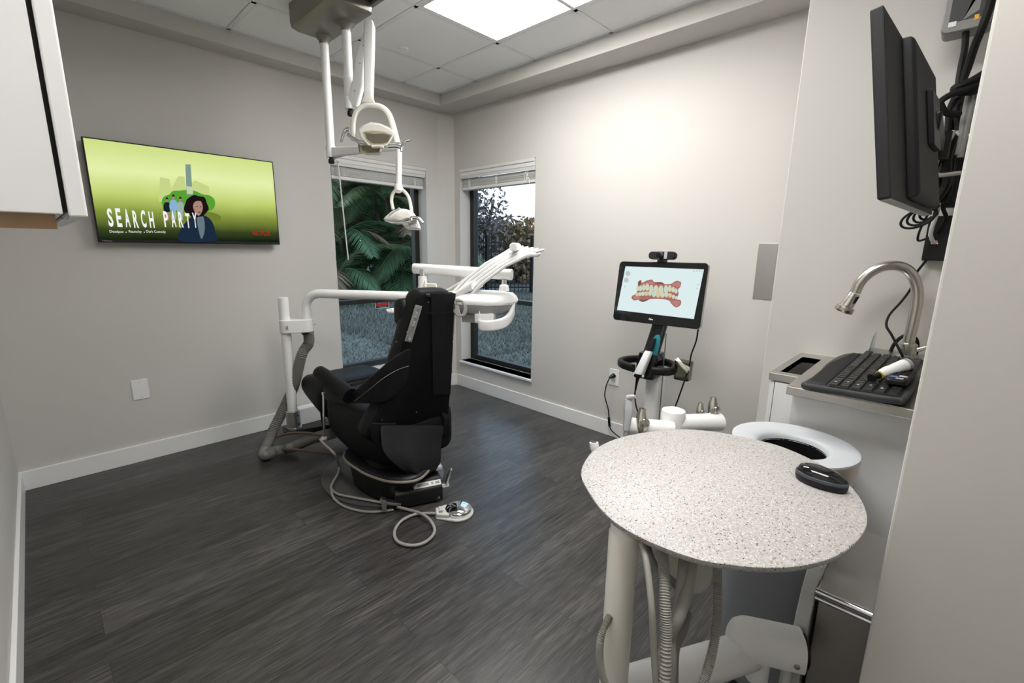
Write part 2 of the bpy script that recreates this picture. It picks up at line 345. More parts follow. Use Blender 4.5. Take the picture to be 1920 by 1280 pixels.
w1 = window(1, (W1[0], YA, 0), (1,0,0), (0,1,0), W1[1]-W1[0], W1[2], W1[3], zm1)
w2 = window(2, (XB, W2[0], 0), (0,1,0), (1,0,0), W2[1]-W2[0], W2[2], W2[3], zm2)
# blinds
def blind(label, o, u, out, wd, z1, wand):
    o, u, out = V(o), V(u), V(out); z = V((0,0,1)); t = thing('window_blind', label, 'blind', o+u*(wd/2)+z*(z1-.25), 'raised white window blinds')
    P = lambda a, c, d: o+u*a+out*d+z*c
    g = .008
    prof = [(-.012, -.004), (-.012, -.028), (-.004, -.034), (-.004, -.06), (.0, -.066), (.004, -.085), (.016, -.085), (.016, -.004)]
    b = B().prism([P(g, z1+c, d) for d, c in prof], u*(wd-2*g)); obj('valance', b, 'blind', t, smooth=20)
    b = B(); n = 15; rnd = random.Random(3)
    for k in range(n):
        zz = z1-.088-k*.0046; jj = rnd.uniform(-.003, .003)
        b.obox(P(wd/2, zz, .05+jj), u*(wd/2-.016), out*.025, z*.0013)
    obj('slat_stack', b, 'blind', t, smooth=0)
    for a in (.12, .5, .88):
        b = B()
        for k in range(5): b.tube([P(wd*a+.008*(k-2), z1-.088, .022-.002*(k % 2)), P(wd*a+.01*math.sin(k*2.1), z1-.158, .020)], .0016, 5)
        obj('ladder_cord', b, 'paperw', t)
    b = B().obox(P(wd/2, z1-.17, .05), u*(wd/2-.014), out*.027, z*.013); obj('bottom_rail', b, 'blind', t, smooth=0, bevel=.004)
    if wand:
        a = PN(*wand[0], P(0, 0, -.02), out); c = PN(*wand[1], P(0, 0, -.02), out); a.z = z1-.07
        obj('tilt_wand', B().tube([a, a.lerp(c, .5), c], .0055, 8), 'blind', t); obj('wand_hook', B().tube([a+out*.02+z*.02, a+z*.012, a-z*.01], .004, 6), 'chrome', t)
    else:
        a = P(.09, z1-.085, -.002); obj('pull_cord', B().tube(cat([a, a+u*.03-z*.04, a+u*.01-z*.09, a-u*.015-z*.06, a-u*.03-z*.1, a-u*.035-z*.2], 6), .0022, 6), 'paperw', t)
    return t
blind('raised white slat blind with a long wand, in the window left of the corner', (W1[0], YA, 0), (1,0,0), (0,1,0), W1[1]-W1[0], W1[3], ((634, 310), (653, 487)))
blind('raised white slat blind in the window right of the corner, over the bright sky', (XB, W2[0], 0), (0,1,0), (1,0,0), W2[1]-W2[0], W2[3], None)
# ceiling lights
def panel(x0, y0, label, lamp):
    t = thing('ceiling_light', label, 'ceiling light', (x0+.305, y0+.61, ZC+.004), 'flat ceiling light panels')
    b = B(); x1, y1 = x0+.61, y0+1.22
    for a, c in (((x0+.012, y0+.012), (x1-.012, y0+.03)), ((x0+.012, y1-.03), (x1-.012, y1-.012)), ((x0+.012, y0+.03), (x0+.03, y1-.03)), ((x1-.03, y0+.03), (x1-.012, y1-.03))):
        b.box((*a, ZC+.001), (*c, ZC+.012))
    obj('frame', b, 'trim', t, smooth=0)
    obj('diffuser', B().box((x0+.03, y0+.03, ZC+.004), (x1-.03, y1-.03, ZC+.011)), lamp, t, smooth=0)
lampm = (emis('lit_diffuser', (1, .985, .96), LAMP), emis('lit_diffuser_dimmer', (1, .985, .96), LAMP*.92))
panel(1.62, 1.09, 'bright square-edged ceiling light panel above the dental chair', lampm[0])
panel(.40, -.13, 'second ceiling light panel, nearer the doorway, above the round table', lampm[1])
p = PX(756, 91, 2, ZC)
tag(obj('sprinkler_cover', B().lathe([(.034, .003), (.036, -.010), (.036, -.013), (.032, -.015)], (p.x, p.y, ZC+.003), n=32), 'tile'), 'small round white cover plate set in a ceiling tile', 'sprinkler cover')

# ---------------------------------------------------------------- outdoors
GZ = .08
M['soil'] = mat('dry_lawn_soil', (.15, .145, .125), .95, var=.5, vscale=2.2)
struct('ground_lawn', B().box((-6, YA+.25, GZ-.3), (40, 40, GZ)).box((XB+.25, -14, GZ-.3), (40, YA+.25, GZ)), 'soil', smooth=0)
M['grass'] = mat('frosty_grass_blades', (.20, .20, .165), .7, var=.5, vscale=1.3)
b = B(); rnd = random.Random(11); vs = []; fs = []
for k in range(60000):
    if rnd.random() < .5: x = rnd.uniform(1.6, 9); y = YA+.3+9.5*rnd.random()**1.5
    else: y = rnd.uniform(2.2, 9.5); x = XB+.3+8.5*rnd.random()**1.5
    if x < XB+.3 and y < YA+.3: continue
    d = math.hypot(x, y); s = .0035+.0009*d; h = rnd.uniform(.02, .055)*(1+.06*d); a = rnd.uniform(0, 2*PI); lx, ly = rnd.uniform(-.05, .05), rnd.uniform(-.05, .05)
    n = len(vs); vs += [(x-s*math.cos(a), y-s*math.sin(a), GZ), (x+s*math.cos(a), y+s*math.sin(a), GZ), (x+lx, y+ly, GZ+h)]; fs.append((n, n+1, n+2))
b.v = [V(p) for p in vs]; b.f = fs
g = obj('lawn_grass', b, 'grass', smooth=0); tag(g, 'short frosty grass of the lawn outside both windows', 'grass'); g['kind'] = 'stuff'
# palms
def frond_bm(L, seed):
    r = random.Random(seed); b = B()
    pts = [V((L*t*.86, 0, L*(.62*t-.78*t*t))) for t in [i/10 for i in range(11)]]; path = cat(pts, 3)
    b.tube(path, [.022*(1-.8*i/len(path)) for i in range(len(path))], 5)
    n = 62
    for k in range(n):
        t = .12+.87*k/n; f = t*(len(path)-1); i = min(int(f), len(path)-2); p = path[i].lerp(path[i+1], f-i); d = (path[i+1]-path[i]).normalized()
        l = L*.34*math.sin(PI*min(1, .18+t*.8))**.7*r.uniform(.85, 1.1)
        for s in (-1, 1):
            side = V((0, s, 0)); tip = p+(side*.72+d*.6+V((0,0,-.28+r.uniform(-.1, .1)))).normalized()*l; mid = p.lerp(tip, .45)+V((0,0,.05*l)); wv = d*.0145*L*.62
            b.add([p-wv*.3, p+wv*.3, mid+wv, tip, mid-wv], [(0, 1, 2, 4), (4, 2, 3)])
    return b
FR = [obj('frond', frond_bm(1.9, 5), mat('palm_leaf_green', (.085, .16, .07), .45, var=.45, vscale=3)), obj('frond', frond_bm(1.7, 8), mat('palm_leaf_olive', (.15, .19, .08), .45, var=.4, vscale=3)), obj('frond', frond_bm(1.6, 9), mat('palm_leaf_dry', (.27, .19, .12), .6, var=.4, vscale=3))]
M['trunk'] = mat('ringed_palm_trunk', (.06, .055, .045), .8, var=.4, vscale=8)
def palm(x, y, hts, nf, seed, label):
    r = random.Random(seed); t = thing('palm_tree', label, 'palm', (x, y, GZ), 'clump of feather palms outside the left window')
    for h in hts:
        bx, by = r.uniform(-.35, .35), r.uniform(-.35, .35); tx, ty = bx*2.2, by*2.2
        obj('trunk', B().tube([V((x+bx, y+by, GZ-.03)), V((x+(bx+tx)/2, y+(by+ty)/2, GZ+h*.55)), V((x+tx, y+ty, GZ+h))], [.055, .045, .04], 8), 'trunk', t)
        for k in range(nf):
            f = FR[0 if r.random() < .62 else (1 if r.random() < .6 else 2)].copy(); C.objects.link(f); f.parent = t; f.location = (tx, ty, h-r.uniform(0, .1))
            f.rotation_euler = (r.uniform(-.2, .2), r.uniform(-.75, .45), 2*PI*k/nf+r.uniform(-.25, .25)); sc = r.uniform(.8, 1.2); f.scale = (sc,)*3
for k, (px, d, hts, lb) in enumerate(((610, 11.8, (.5, 1.7, 2.9), 'feather palm at the left edge of the left window'), (668, 11.2, (.6, 1.5, 2.6), 'feather palm with browning fronds behind the blind wand'), (722, 12.2, (.5, 1.6, 2.7), 'feather palm at the middle of the left window, beyond the lawn'),
        (752, 11.8, (.5, 1.4, 2.4), 'feather palm beside the right jamb of the left window'), (640, 13.6, (2.2, 3.6), 'taller palm standing behind the front palms, left side'), (745, 13.9, (2.1, 3.4), 'taller palm standing behind the front palms, right side'))):
    p = PD(px, 520, d); palm(p.x, p.y, hts, 12, 30+k, lb)
for f in FR: bpy.data.objects.remove(f)
# dense planting and garden behind
def shrub(name, label, cat_, c, rx, ry, h, n, cols, leaf, seed, group=None, trunk=0):
    r = random.Random(seed); t = thing(name, label, cat_, (c[0], c[1], GZ), group)
    b = B(); vs = []; fs = []
    for k in range(n):
        a = r.uniform(0, 2*PI); u = r.uniform(-1, 1); q = r.uniform(.55, 1.05)*(1+.25*math.sin(3*a+seed)*math.cos(4*u)); s = math.sqrt(1-u*u)
        p = V((c[0]+rx*q*s*math.cos(a), c[1]+ry*q*s*math.sin(a), GZ+trunk+(h-trunk)*(.5+.5*u*min(q, 1))))
        e1 = V((r.gauss(0,1), r.gauss(0,1), r.gauss(0,1))).normalized()*leaf; e2 = e1.cross(V((r.gauss(0,1), r.gauss(0,1), r.gauss(0,1)))).normalized()*leaf*.5
        m_ = len(vs); vs += [p-e1, p+e2, p+e1, p-e2]; fs.append((m_, m_+1, m_+2, m_+3))
    b.v = [V(p) for p in vs]; b.f = fs; obj('foliage', b, mat(name+'_leaves', cols, .6, var=.5, vscale=2.5), t, smooth=0)
    tb = B()
    for k in range(4):
        a = k*1.7+seed; tb.tube(cat([V((c[0]+.06*math.cos(a), c[1]+.06*math.sin(a), GZ-.03)), V((c[0]+rx*.25*math.cos(a), c[1]+ry*.25*math.sin(a), GZ+h*.4)), V((c[0]+rx*.5*math.cos(a), c[1]+ry*.5*math.sin(a), GZ+h*.8))], 4), .04*h/3, 6)
    obj('stems', tb, 'trunk', t)
    return t
for k, (px, d, r_, h) in enumerate(((600, 15.5, 1.5, 5.2), (670, 16, 1.6, 5.6), (740, 15.6, 1.5, 5.4), (800, 16.4, 1.5, 4.8))):
    p = PD(px, 520, d); shrub('hedge_tree', ['dark evergreen behind the palms at the left edge of the left window', 'dark evergreen behind the palms, second from the left in the left window', 'dark evergreen behind the palms, third from the left in the left window', 'dark evergreen behind the palms at the right edge of the left window'][k], 'tree', (p.x, p.y), r_, r_, h, 1500, (.022, .045, .026), .17, k+1, 'dark evergreens behind the palms')
p = PD(893, 520, 15.5); shrub('flowering_tree', 'taller pinkish-leaved tree at the left side of the right window', 'tree', (p.x, p.y), 1.15, 1.15, 3.5, 1700, (.22, .18, .175), .085, 21)
for k, (px, d, r_, h, col, lb) in enumerate(((935, 17.5, 1.3, 2.35, (.14, .13, .06), 'green bush behind the iron fence, in the middle of the right window'), (972, 17, 1.3, 2.4, (.33, .21, .10), 'yellowing bush behind the iron fence, right of the green one'), (1010, 17.8, 1.4, 2.2, (.29, .17, .10), 'brownish bush behind the fence at the right edge of the right window'), (880, 18, 1.6, 2.5, (.09, .09, .06), 'dark bush behind the fence under the pinkish tree'))):
    p = PD(px, 520, d); shrub('garden_bush', lb, 'bush', (p.x, p.y), r_, r_, h, 1500, col, .12, 40+k, 'bushes behind the iron fence')
# iron fence across the right window
fa, fb = PD(862, 500, 12.6), PD(1030, 500, 12.9); fa.z = fb.z = GZ; fd = (fb-fa).normalized(); fl_ = (fb-fa).length
t = thing('iron_fence', 'black iron picket fence across the lawn, seen through the right window', 'fence', (fa+fb)/2)
b = B(); n = int(fl_/.105)
for k in range(n+1):
    p = fa+fd*(fl_*k/n); b.tube([p, p+V((0,0,1.5))], .011, 6); b.tube([p+V((0,0,1.5)), p+V((0,0,1.53)), p+V((0,0,1.62))], [.011, .02, .002], 6)
obj('pickets', b, 'frame', t)
for z in (.18, 1.18, 1.40): obj('rail', B().obox((fa+fb)/2+V((0,0,z)), fd*fl_/2, V((-fd.y, fd.x, 0))*.018, V((0,0,.02))), 'frame', t, smooth=0)
for k in range(2): p = fa+fd*(fl_*(.3+.5*k)); obj('post', B().box((p.x-.04, p.y-.04, GZ), (p.x+.04, p.y+.04, GZ+1.6)), 'frame', t, smooth=0)
# warning sticker on the lower pane
sy = YA+.1395; A_ = PX(703.5, 566.5, 1, sy); B_ = PX(729, 565, 1, sy); D_ = PX(704.5, 578.5, 1, sy)
wd, hh = B_.x-A_.x, A_.z-D_.z
st = tag(obj('warning_sticker', B().box((A_.x, sy-.001, D_.z), (B_.x, sy+.0005, A_.z)), 'paperw', smooth=0), 'small red and black warning sticker on the left window pane', 'sticker')
obj('red_field', B().box((A_.x+.004, sy-.0014, D_.z+hh*.42), (B_.x-.004, sy-.001, A_.z-.004)), 'red', st, smooth=0); obj('black_field', B().box((A_.x+.004, sy-.0014, D_.z+.004), (B_.x-.004, sy-.001, D_.z+hh*.42)), 'ink', st, smooth=0)
text('WARNING', 'paperw', (A_.x+wd*.16, sy-.0014, D_.z+hh*.70), (1,0,0), (0,0,1), (0,-1,0), wd*.68, hh*.18, st); text('Honeywell', 'paperw', (A_.x+wd*.24, sy-.0014, D_.z+hh*.14), (1,0,0), (0,0,1), (0,-1,0), wd*.52, hh*.17, st)
# ================================================================ CABINET, TELEVISION, PLATES
# wall cabinet at the upper left
t = thing('wall_cabinet', 'white laminate wall cabinet hung at the upper left, near the camera', 'cabinet', (-.07, 1.4, 1.40))
cy, cz = 1.0, 1.402
obj('carcass', B().box((XA0, cy, cz), (.043, 1.75, 2.2)), 'lam', t, smooth=0, bevel=.0015)
dr = obj('door', B().box((.049, cy-.004, cz-.003), (.071, 1.748, 2.2)), 'lam', t, smooth=0, bevel=.0025)
obj('gap_shade', B().box((.0435, cy+.003, cz+.004), (.0488, 1.74, 2.19)), 'rubber', t, smooth=0)  # black strip stands in for the shade in the door gap
obj('bumper', B().lathe([(.0045, 0), (.0045, -.004), (.002, -.006)], (.045, cy+.02, cz-.001), n=10), 'acrylic', t)
obj('light_rail', B().box((XA0, cy+.02, cz-.022), (PX(105, 412, 1, cy+.02).x, cy+.04, cz)), 'wood', t, smooth=0)
obj('under_panel', B().box((XA0, cy+.04, cz-.006), (.03, 1.74, cz)), 'lam', t, smooth=0)
# television
ty = 3.478; tx0, tx1, tz0, tz1 = .272, 1.236, 1.357, 1.912
t = thing('television', 'wall-mounted flat television showing a green film title screen', 'television', ((tx0+tx1)/2, YA, (tz0+tz1)/2))
b = B().box((tx0, ty, tz0), (tx1, ty+.028, tz1)); obj('bezel', b, 'black', t, smooth=0, bevel=.003)
obj('rear_housing', B().box((tx0+.12, ty+.028, tz0+.03), (tx1-.12, ty+.052, tz1-.15)), 'blackm', t, smooth=0, bevel=.01)
obj('wall_mount', B().box((tx0+.32, ty+.052, tz0+.12), (tx1-.32, YA, tz1-.18)), 'blackm', t, smooth=0)
# picture: gradient screen
mt = bpy.data.materials.new('title_screen'); mt.use_nodes = True; n = mt.node_tree; n.nodes.clear(); L = n.links.new
e = n.nodes.new('ShaderNodeEmission'); o_ = n.nodes.new('ShaderNodeOutputMaterial'); tcn = n.nodes.new('ShaderNodeTexCoord'); sp = n.nodes.new('ShaderNodeSeparateXYZ')
mr = n.nodes.new('ShaderNodeMapRange'); mr.inputs[1].default_value = tz0-(tz0+tz1)/2+.02; mr.inputs[2].default_value = tz1-(tz0+tz1)/2
nz = n.nodes.new('ShaderNodeTexNoise'); nz.inputs['Scale'].default_value = 5; nz.inputs['Detail'].default_value = 3
ad = n.nodes.new('ShaderNodeMath'); ad.operation = 'MULTIPLY_ADD'; ad.inputs[1].default_value = .07
cr = n.nodes.new('ShaderNodeValToRGB'); el = cr.color_ramp.elements
el[0].position = .03; el[0].color = (.006, .012, .006, 1); el[1].position = 1; el[1].color = (.64, .76, .26, 1)
for ps, c in ((.14, (.04, .06, .015)), (.32, (.24, .31, .05)), (.5, (.55, .66, .17)), (.74, (.80, .90, .42))): q_ = el.new(ps); q_.color = (*c, 1)
L(tcn.outputs['Object'], sp.inputs[0]); L(sp.outputs['Z'], mr.inputs[0]); L(tcn.outputs['Object'], nz.inputs['Vector']); L(nz.outputs[0], ad.inputs[0]); L(mr.outputs[0], ad.inputs[2]); L(ad.outputs[0], cr.inputs[0]); L(cr.outputs[0], e.inputs[0]); L(e.outputs[0], o_.inputs[0])
e.inputs[1].default_value = .82
sc = obj('screen', B().box((tx0+.007, ty-.0006, tz0+.018), (tx1-.007, ty, tz1-.007)), mt, t, smooth=0)
E_ = {k: emis('screen_'+k, c, .82) for k, c in dict(white=(.9, .92, .9), red=(.55, .01, .02), tree=(.10, .36, .035), tower=(.22, .33, .27), tower2=(.55, .66, .42), hair=(.012, .007, .008), skin=(.42, .24, .19), navy=(.012, .025, .05), shirt=(.14, .19, .22), blue=(.25, .45, .68), pale=(.34, .44, .42), dark=(.01, .018, .022), haze=(.58, .68, .26), field=(.16, .22, .03)).items()}
TV = lambda x, y, d=0: PX(x, y, 1, ty-.0008-d*.0003)
def poly(nm, px, m, d, smooth=True):
    pts = [TV(x, y, d) for x, y in px]; pts = cat(pts, 4, True) if smooth else pts
    return obj(nm, B().add(pts, [tuple(range(len(pts)))]), E_[m], sc, smooth=0)
poly('skyline', [(298, 378), (300, 332), (318, 336), (320, 356), (334, 330), (346, 331), (348, 350), (366, 338), (392, 350), (394, 378)], 'haze', 0, False)
poly('hill', [(330, 424), (360, 398), (396, 398), (414, 406), (408, 418), (380, 428)], 'field', 1)
poly('trees', [(304, 384), (306, 370), (318, 364), (324, 358), (338, 357), (352, 356), (366, 358), (380, 364), (392, 366), (402, 374), (402, 388), (390, 396), (350, 398), (318, 398)], 'tree', 2)
poly('tower_column', [(347.5, 308), (357.5, 308), (361, 366), (350, 366)], 'tower', 3, False); poly('tower_panel', [(349.5, 349), (361, 350), (362, 364), (350.5, 363)], 'tower2', 4, False)
def figure(x, y, s, coat, legs, d):        # little generic standing figure of the title picture
    poly('figure_legs', [(x-3*s, y+18*s), (x+4*s, y+18*s), (x+5*s, y+40*s), (x+1*s, y+40*s), (x, y+26*s), (x-1*s, y+40*s), (x-4*s, y+40*s)], legs, d, False)
    poly('figure_coat', [(x-4*s, y+6*s), (x+4*s, y+6*s), (x+7*s, y+14*s), (x+5*s, y+24*s), (x-5*s, y+24*s), (x-7*s, y+14*s)], coat, d+1)
    poly('figure_head', [(x-2.6*s, y), (x, y-4*s), (x+2.6*s, y), (x, y+5*s)], 'skin', d+2); poly('figure_hair', [(x-3*s, y), (x, y-5*s), (x+3*s, y), (x, y-1*s)], 'hair', d+3)
figure(313, 374, .95, 'dark', 'skin', 4); figure(325, 369, 1.05, 'blue', 'pale', 8); figure(338, 373, 1.0, 'pale', 'pale', 12)
poly('jacket', [(337, 452), (340, 428), (352, 413), (364, 404), (384, 404), (398, 416), (404, 436), (404, 452)], 'navy', 16)
poly('shirt_front', [(369, 404), (381, 406), (384, 430), (378, 448), (372, 430)], 'shirt', 17)
hr = [(368+24*(1+.07*math.sin(5*a_))*math.cos(a_)*.94, 387+21*(1+.06*math.cos(7*a_))*math.sin(a_)) for a_ in [2*PI*i/26 for i in range(26)]]
poly('curly_hair', hr, 'hair', 18)
poly('face', [(362, 386), (366, 378), (376, 377), (380, 386), (379, 396), (373, 404), (366, 399)], 'skin', 19)
for x, y in ((369, 387), (376.5, 387.5)): poly('eye', [(x-1.8, y), (x, y-.9), (x+1.8, y), (x, y+.9)], 'hair', 20)
poly('mouth', [(370.5, 397.5), (374, 396.6), (376.5, 397.6), (373.5, 398.6)], 'hair', 20)
def tvtext(s, m, a, bq, hpx, d=24, **k):
    p, q = TV(*a, d), TV(*bq, d); r = TV(a[0], a[1]-hpx, d)
    return text(s, m, (p.x, p.y, p.z), (1,0,0), (0,0,1), (0,-1,0), q.x-p.x, r.z-p.z, sc)
def tvword(word, a, bq, h0):               # condensed hand-cut capitals, each slightly shifted
    p, q = TV(*a, 24), TV(*bq, 24); h = TV(a[0], a[1]-h0, 24).z-p.z; n_ = len(word); wd_ = (q.x-p.x)/n_; rr_ = random.Random(5)
    for i, ch in enumerate(word): text(ch, E_['white'], (p.x+wd_*i, p.y, p.z+rr_.uniform(-.02, .02)*h), (1,0,0), (0,0,1), (0,-1,0), wd_*.60, h*rr_.uniform(.93, 1.04), sc, name='title_letter', bold=.03)
tvword('SEARCH', (204.5, 425), (296, 425.5), 34); tvword('PARTY', (309, 425.4), (376, 426), 29)
for s_, x0, x1 in (('Deadpan', 206, 232), ('Raunchy', 242, 266), ('Dark Comedy', 275, 311)): tvtext(s_, E_['white'], (x0, 437.2), (x1, 437.8), 6)
for x in (236.5, 270.5): poly('dot', [(x-1, 435.2), (x, 434.2), (x+1, 435.2), (x, 436.2)], 'white', 24)
tvtext('NETFLIX', E_['red'], (474, 441), (507, 441.5), 9)
text('Hisense', 'lgrey', (tx0+.018, ty-.001, tz0+.006), (1,0,0), (0,0,1), (0,-1,0), .042, .007, t)
# plates
def plate(name, label, c, u, n_, w_, h_, m='trim'):
    c, u, n_ = V(c), V(u), V(n_); t = thing(name, label, name.split('_')[-1], c)
    obj('cover', B().obox(c+n_*.003, u*w_/2, n_*.003, V((0,0,h_/2))), m, t, smooth=0, bevel=.0025)
    return t
a = PX(263, 729.5, 1, YA)
t = plate('blank_plate', 'blank white square wall plate low on the wall under the television', a, (1,0,0), (0,-1,0), .082, .125)
for s_ in (-1, 1): obj('screw', B().lathe([(.0035, 0), (.0035, .001), (.001, .0014)], a+V((0, -.006, s_*.048)), (0,-1,0), 10), 'lgrey', t)
a = PX(1152, 707, 0, XB)
t = plate('wall_outlet', 'white duplex power outlet on the wall behind the scanner, black plug in it', a, (0,1,0), (-1,0,0), .080, .122)
for s_ in (-1, 1):
    so = obj('socket', B().lathe([(.0165, 0), (.0165, .0015), (.015, .002)], a+V((-.006, 0, s_*.021)), (-1,0,0), 20, sy=.85), 'trim', t)
    for dy in (-.006, .006): obj('slot', B().box((a.x-.0085, a.y+dy-.001, a.z+s_*.021-.002), (a.x-.0078, a.y+dy+.001, a.z+s_*.021+.006)), 'ink', so, smooth=0)
p0, p1 = PX(1422, 456, 0, XB), PX(1444, 563, 0, XB)
y0_, y1_ = PX(1411, 560, 0, XB).y, PX(1446, 562, 0, XB).y
t = thing('steel_wall_panel', 'blank brushed stainless panel on the wall left of the sink niche', 'panel', (XB, (y0_+y1_)/2, (p0.z+p1.z)/2))
obj('cover', B().box((XB-.004, y1_, p1.z+.003), (XB, y0_, p0.z)), 'steeld', t, smooth=0, bevel=.001)

# ================================================================ CEILING TRACK AND TWO OPERATING LIGHTS
tr = thing('light_track', 'taupe ceiling track housing that carries both dental lights', 'ceiling track', (1.26, 2.5, ZC))
b = B().loft([onf(rrect(.235-.02*k, .50-.02*k, .03), (1.258, 2.565, z), (1,0,0), (0,1,0)) for k, z in ((0, ZC), (0, 2.535), (.4, 2.512), (2, 2.50))]); obj('end_housing', b, 'taupe', tr, smooth=35)
b = B()
b.box((1.145, .95, 2.535), (1.168, 2.345, ZC)).box((1.348, .95, 2.535), (1.371, 2.345, ZC)); obj('side_rail', b, 'taupe', tr, smooth=0, bevel=.004)
b = B()
for k in range(24): b.box((1.172+.0075*k, .95, 2.575), (1.1755+.0075*k, 2.33, 2.59))
obj('ribbed_channel', b, 'lgrey', tr, smooth=0); obj('channel_back', B().box((1.168, .95, 2.589), (1.348, 2.345, ZC)), 'grey', tr, smooth=0)
obj('brush_slot', B().box((1.318, .95, 2.55), (1.345, 2.33, 2.578)), 'black', tr, smooth=0)
PA, PB_ = V((1.306, 2.752, 2.5)), V((1.316, 2.51, 2.5))
for p in (PA, PB_): obj('collar', B().lathe([(.046, .006), (.043, -.006), (.03, -.018), (.026, -.03), (.0255, -.036)], p, n=28), 'taupe', tr)
def pole(t, p, z0, zc):
    obj('pole', B().tube([p+V((0,0,.0)), V((p.x, p.y, zc))], .0235, 24), 'white', t)
    obj('pole_sleeve', B().lathe([(.0235, 0), (.027, -.004), (.0275, -.01), (.0275, z0-zc+.062), (.0265, z0-zc+.060), (.0275, z0-zc+.058), (.0285, z0-zc+.05), (.0275, z0-zc)], (p.x, p.y, zc), n=24), 'white', t)
    k = obj('lock_knob', B().lathe([(.012, 0), (.012, -.01), (.017, -.012), (.017, -.032), (.012, -.036)], (p.x, p.y, z0), n=14), 'black', t)
    return k
def flatbar(b, pts, wv, th):        # tapered flat arm: list of (point, half width); wv width axis, th thickness axis
    wv, th = V(wv).normalized(), V(th).normalized(); ring = []
    for p, hw, ht in pts:
        ring.append(onf(rrect(2*hw, 2*ht, min(hw, ht)*.45, 3), p, wv, th))
    return b.loft(ring)
# light on the rear pole (folded arm, big head)
t = thing('dental_light', 'larger cream dental light hanging on a folded arm from the second ceiling pole', 'dental light', (PB_.x, PB_.y, 2.2))
pole(t, PB_, 2.085, 2.245)
e0 = V((PB_.x, PB_.y, 2.118)); e1 = PD(693, 46, 2.31); ad_ = (e1-e0).normalized(); sidev = ad_.cross(V((FW.x, FW.y, 0)).normalized()).normalized()
thv = V((FW.x, FW.y, 0)).normalized()
obj('spring_arm', flatbar(B(), [(e0+V((.012, -.02, 0))-ad_*.012, .030, .022), (e0+V((.012, -.02, 0))+ad_*.1, .030, .022), (e1-ad_*.16, .024, .02), (e1-ad_*.02, .012, .018)], sidev, ad_.cross(sidev)), 'white', t, smooth=35)
for f in (.14, .5, .72): obj('screw', B().lathe([(.004, 0), (.004, .002), (.001, .003)], e0.lerp(e1, f)+V((.012, -.02, 0))*(1-f)-thv*.0225, -thv, 10), 'grey', t)
h1 = PD(691.5, 176, 2.21); d1 = (h1-e1).normalized(); w_ = RT
obj('drop_arm', flatbar(B(), [(e1-d1*.01, .020, .018), (e1+d1*.01, .0255, .02), (e1+d1*.1, .0255, .02), (h1-d1*.0, .021, .018)], w_, d1.cross(w_)), 'white', t, smooth=35)
obj('neck', flatbar(B(), [(h1, .021, .018), (h1+d1*.025, .021, .018), (h1+d1*.05, .030, .017), (h1+d1*.06, .034, .014)], w_, d1.cross(w_)), 'cream', t, smooth=35)
LD = 2.19
def yoke(t, pix, d, r, m='cream', fl=1.0):
    obj('yoke', B().tube(cat([PD(x, y, d) for x, y in pix], 6), r, 10, flat=fl), m, t)
yoke(t, [(663, 262), (662, 232), (668, 210), (681, 199), (698, 197), (716, 201), (729, 214), (738, 240), (745, 268)], LD, .0155, fl=.7)
def P1(x, y, dd=0): return PD(x, y, LD+dd)
# head shell: stacked outlines from back to lens
def ringpx(pix, dd, k=1): return cat([P1(x, y, dd) for x, y in pix], k, True)
top = [(672, 243), (680, 235), (695, 229), (712, 231), (729, 238), (741, 248), (735, 262), (726, 276), (690, 275), (676, 258)]
b = B().loft([ringpx([(707+(x-707)*.55, 252+(y-252)*.5) for x, y in top], .07), ringpx([(707+(x-707)*.9, 252+(y-252)*.85) for x, y in top], .05), ringpx(top, .01), ringpx([(707+(x-707)*.97, 254+(y-254)*.9) for x, y in top], -.025)])
hd = obj('head_shell', b, 'cream', t, smooth=35, bevel=.004)
b = B().loft([ringpx([(678, 246), (696, 243), (722, 246), (737, 252), (728, 268), (718, 274), (694, 273), (685, 262)], -.02), ringpx([(681, 248), (697, 246), (722, 248), (734, 254), (727, 266), (717, 271), (696, 270), (687, 261)], -.032)])
obj('lens', b, 'lens', hd, smooth=40)
obj('reflector', B().loft([ringpx([(684, 248), (700, 251), (720, 250), (733, 254), (727, 266), (716, 269), (698, 268), (688, 260)], -.0265), ringpx([(695, 253), (705, 255), (718, 254), (725, 257), (721, 263), (712, 265), (702, 264), (697, 259)], -.022)]), 'chrome', hd, smooth=40)
b = B().loft([ringpx([(672, 268), (682, 266), (716, 272), (718, 280), (712, 290), (690, 290), (674, 285)], .03), ringpx([(671, 267), (682, 265), (717, 272), (719, 280), (713, 291), (690, 291), (673, 286)], .01), ringpx([(676, 272), (690, 272), (714, 276), (711, 286), (692, 287), (678, 283)], -.005)])
lr = obj('lower_cowl', b, 'cream', t, smooth=35, bevel=.003)
obj('lower_lens', B().loft([ringpx([(677, 273), (690, 273), (713, 277), (710, 285), (692, 286), (679, 282)], -.006), ringpx([(680, 275), (690, 275), (709, 279), (707, 283), (692, 284), (681, 281)], -.012)]), 'lens', lr, smooth=40)
obj('switch_plate', B().obox(P1(708, 275, -.04), RT*.028, UP*.006, FW*.008), 'cream', t, smooth=0, bevel=.003); obj('switch', B().obox(P1(708, 275.5, -.049), RT*.014, UP*.003, FW*.002), 'grey', t, smooth=0)
for pix in ([(652, 252), (660, 258), (672, 265), (684, 268)], [(752, 276), (744, 274), (736, 274), (728, 274)]): obj('handle_bar', B().tube(cat([P1(x, y, -.03) for x, y in pix], 6), [.009]*19, 10), 'chrome', t)
for pix in ([(655.5, 242), (648, 244), (643.5, 253), (640, 267)], [(768.5, 262), (760, 265), (754, 274), (752.5, 284)]): obj('handle_grip', B().tube(cat([P1(x, y, -.03) for x, y in pix], 6), [.010-.004*i/18 for i in range(19)], 10), 'chrome', t)
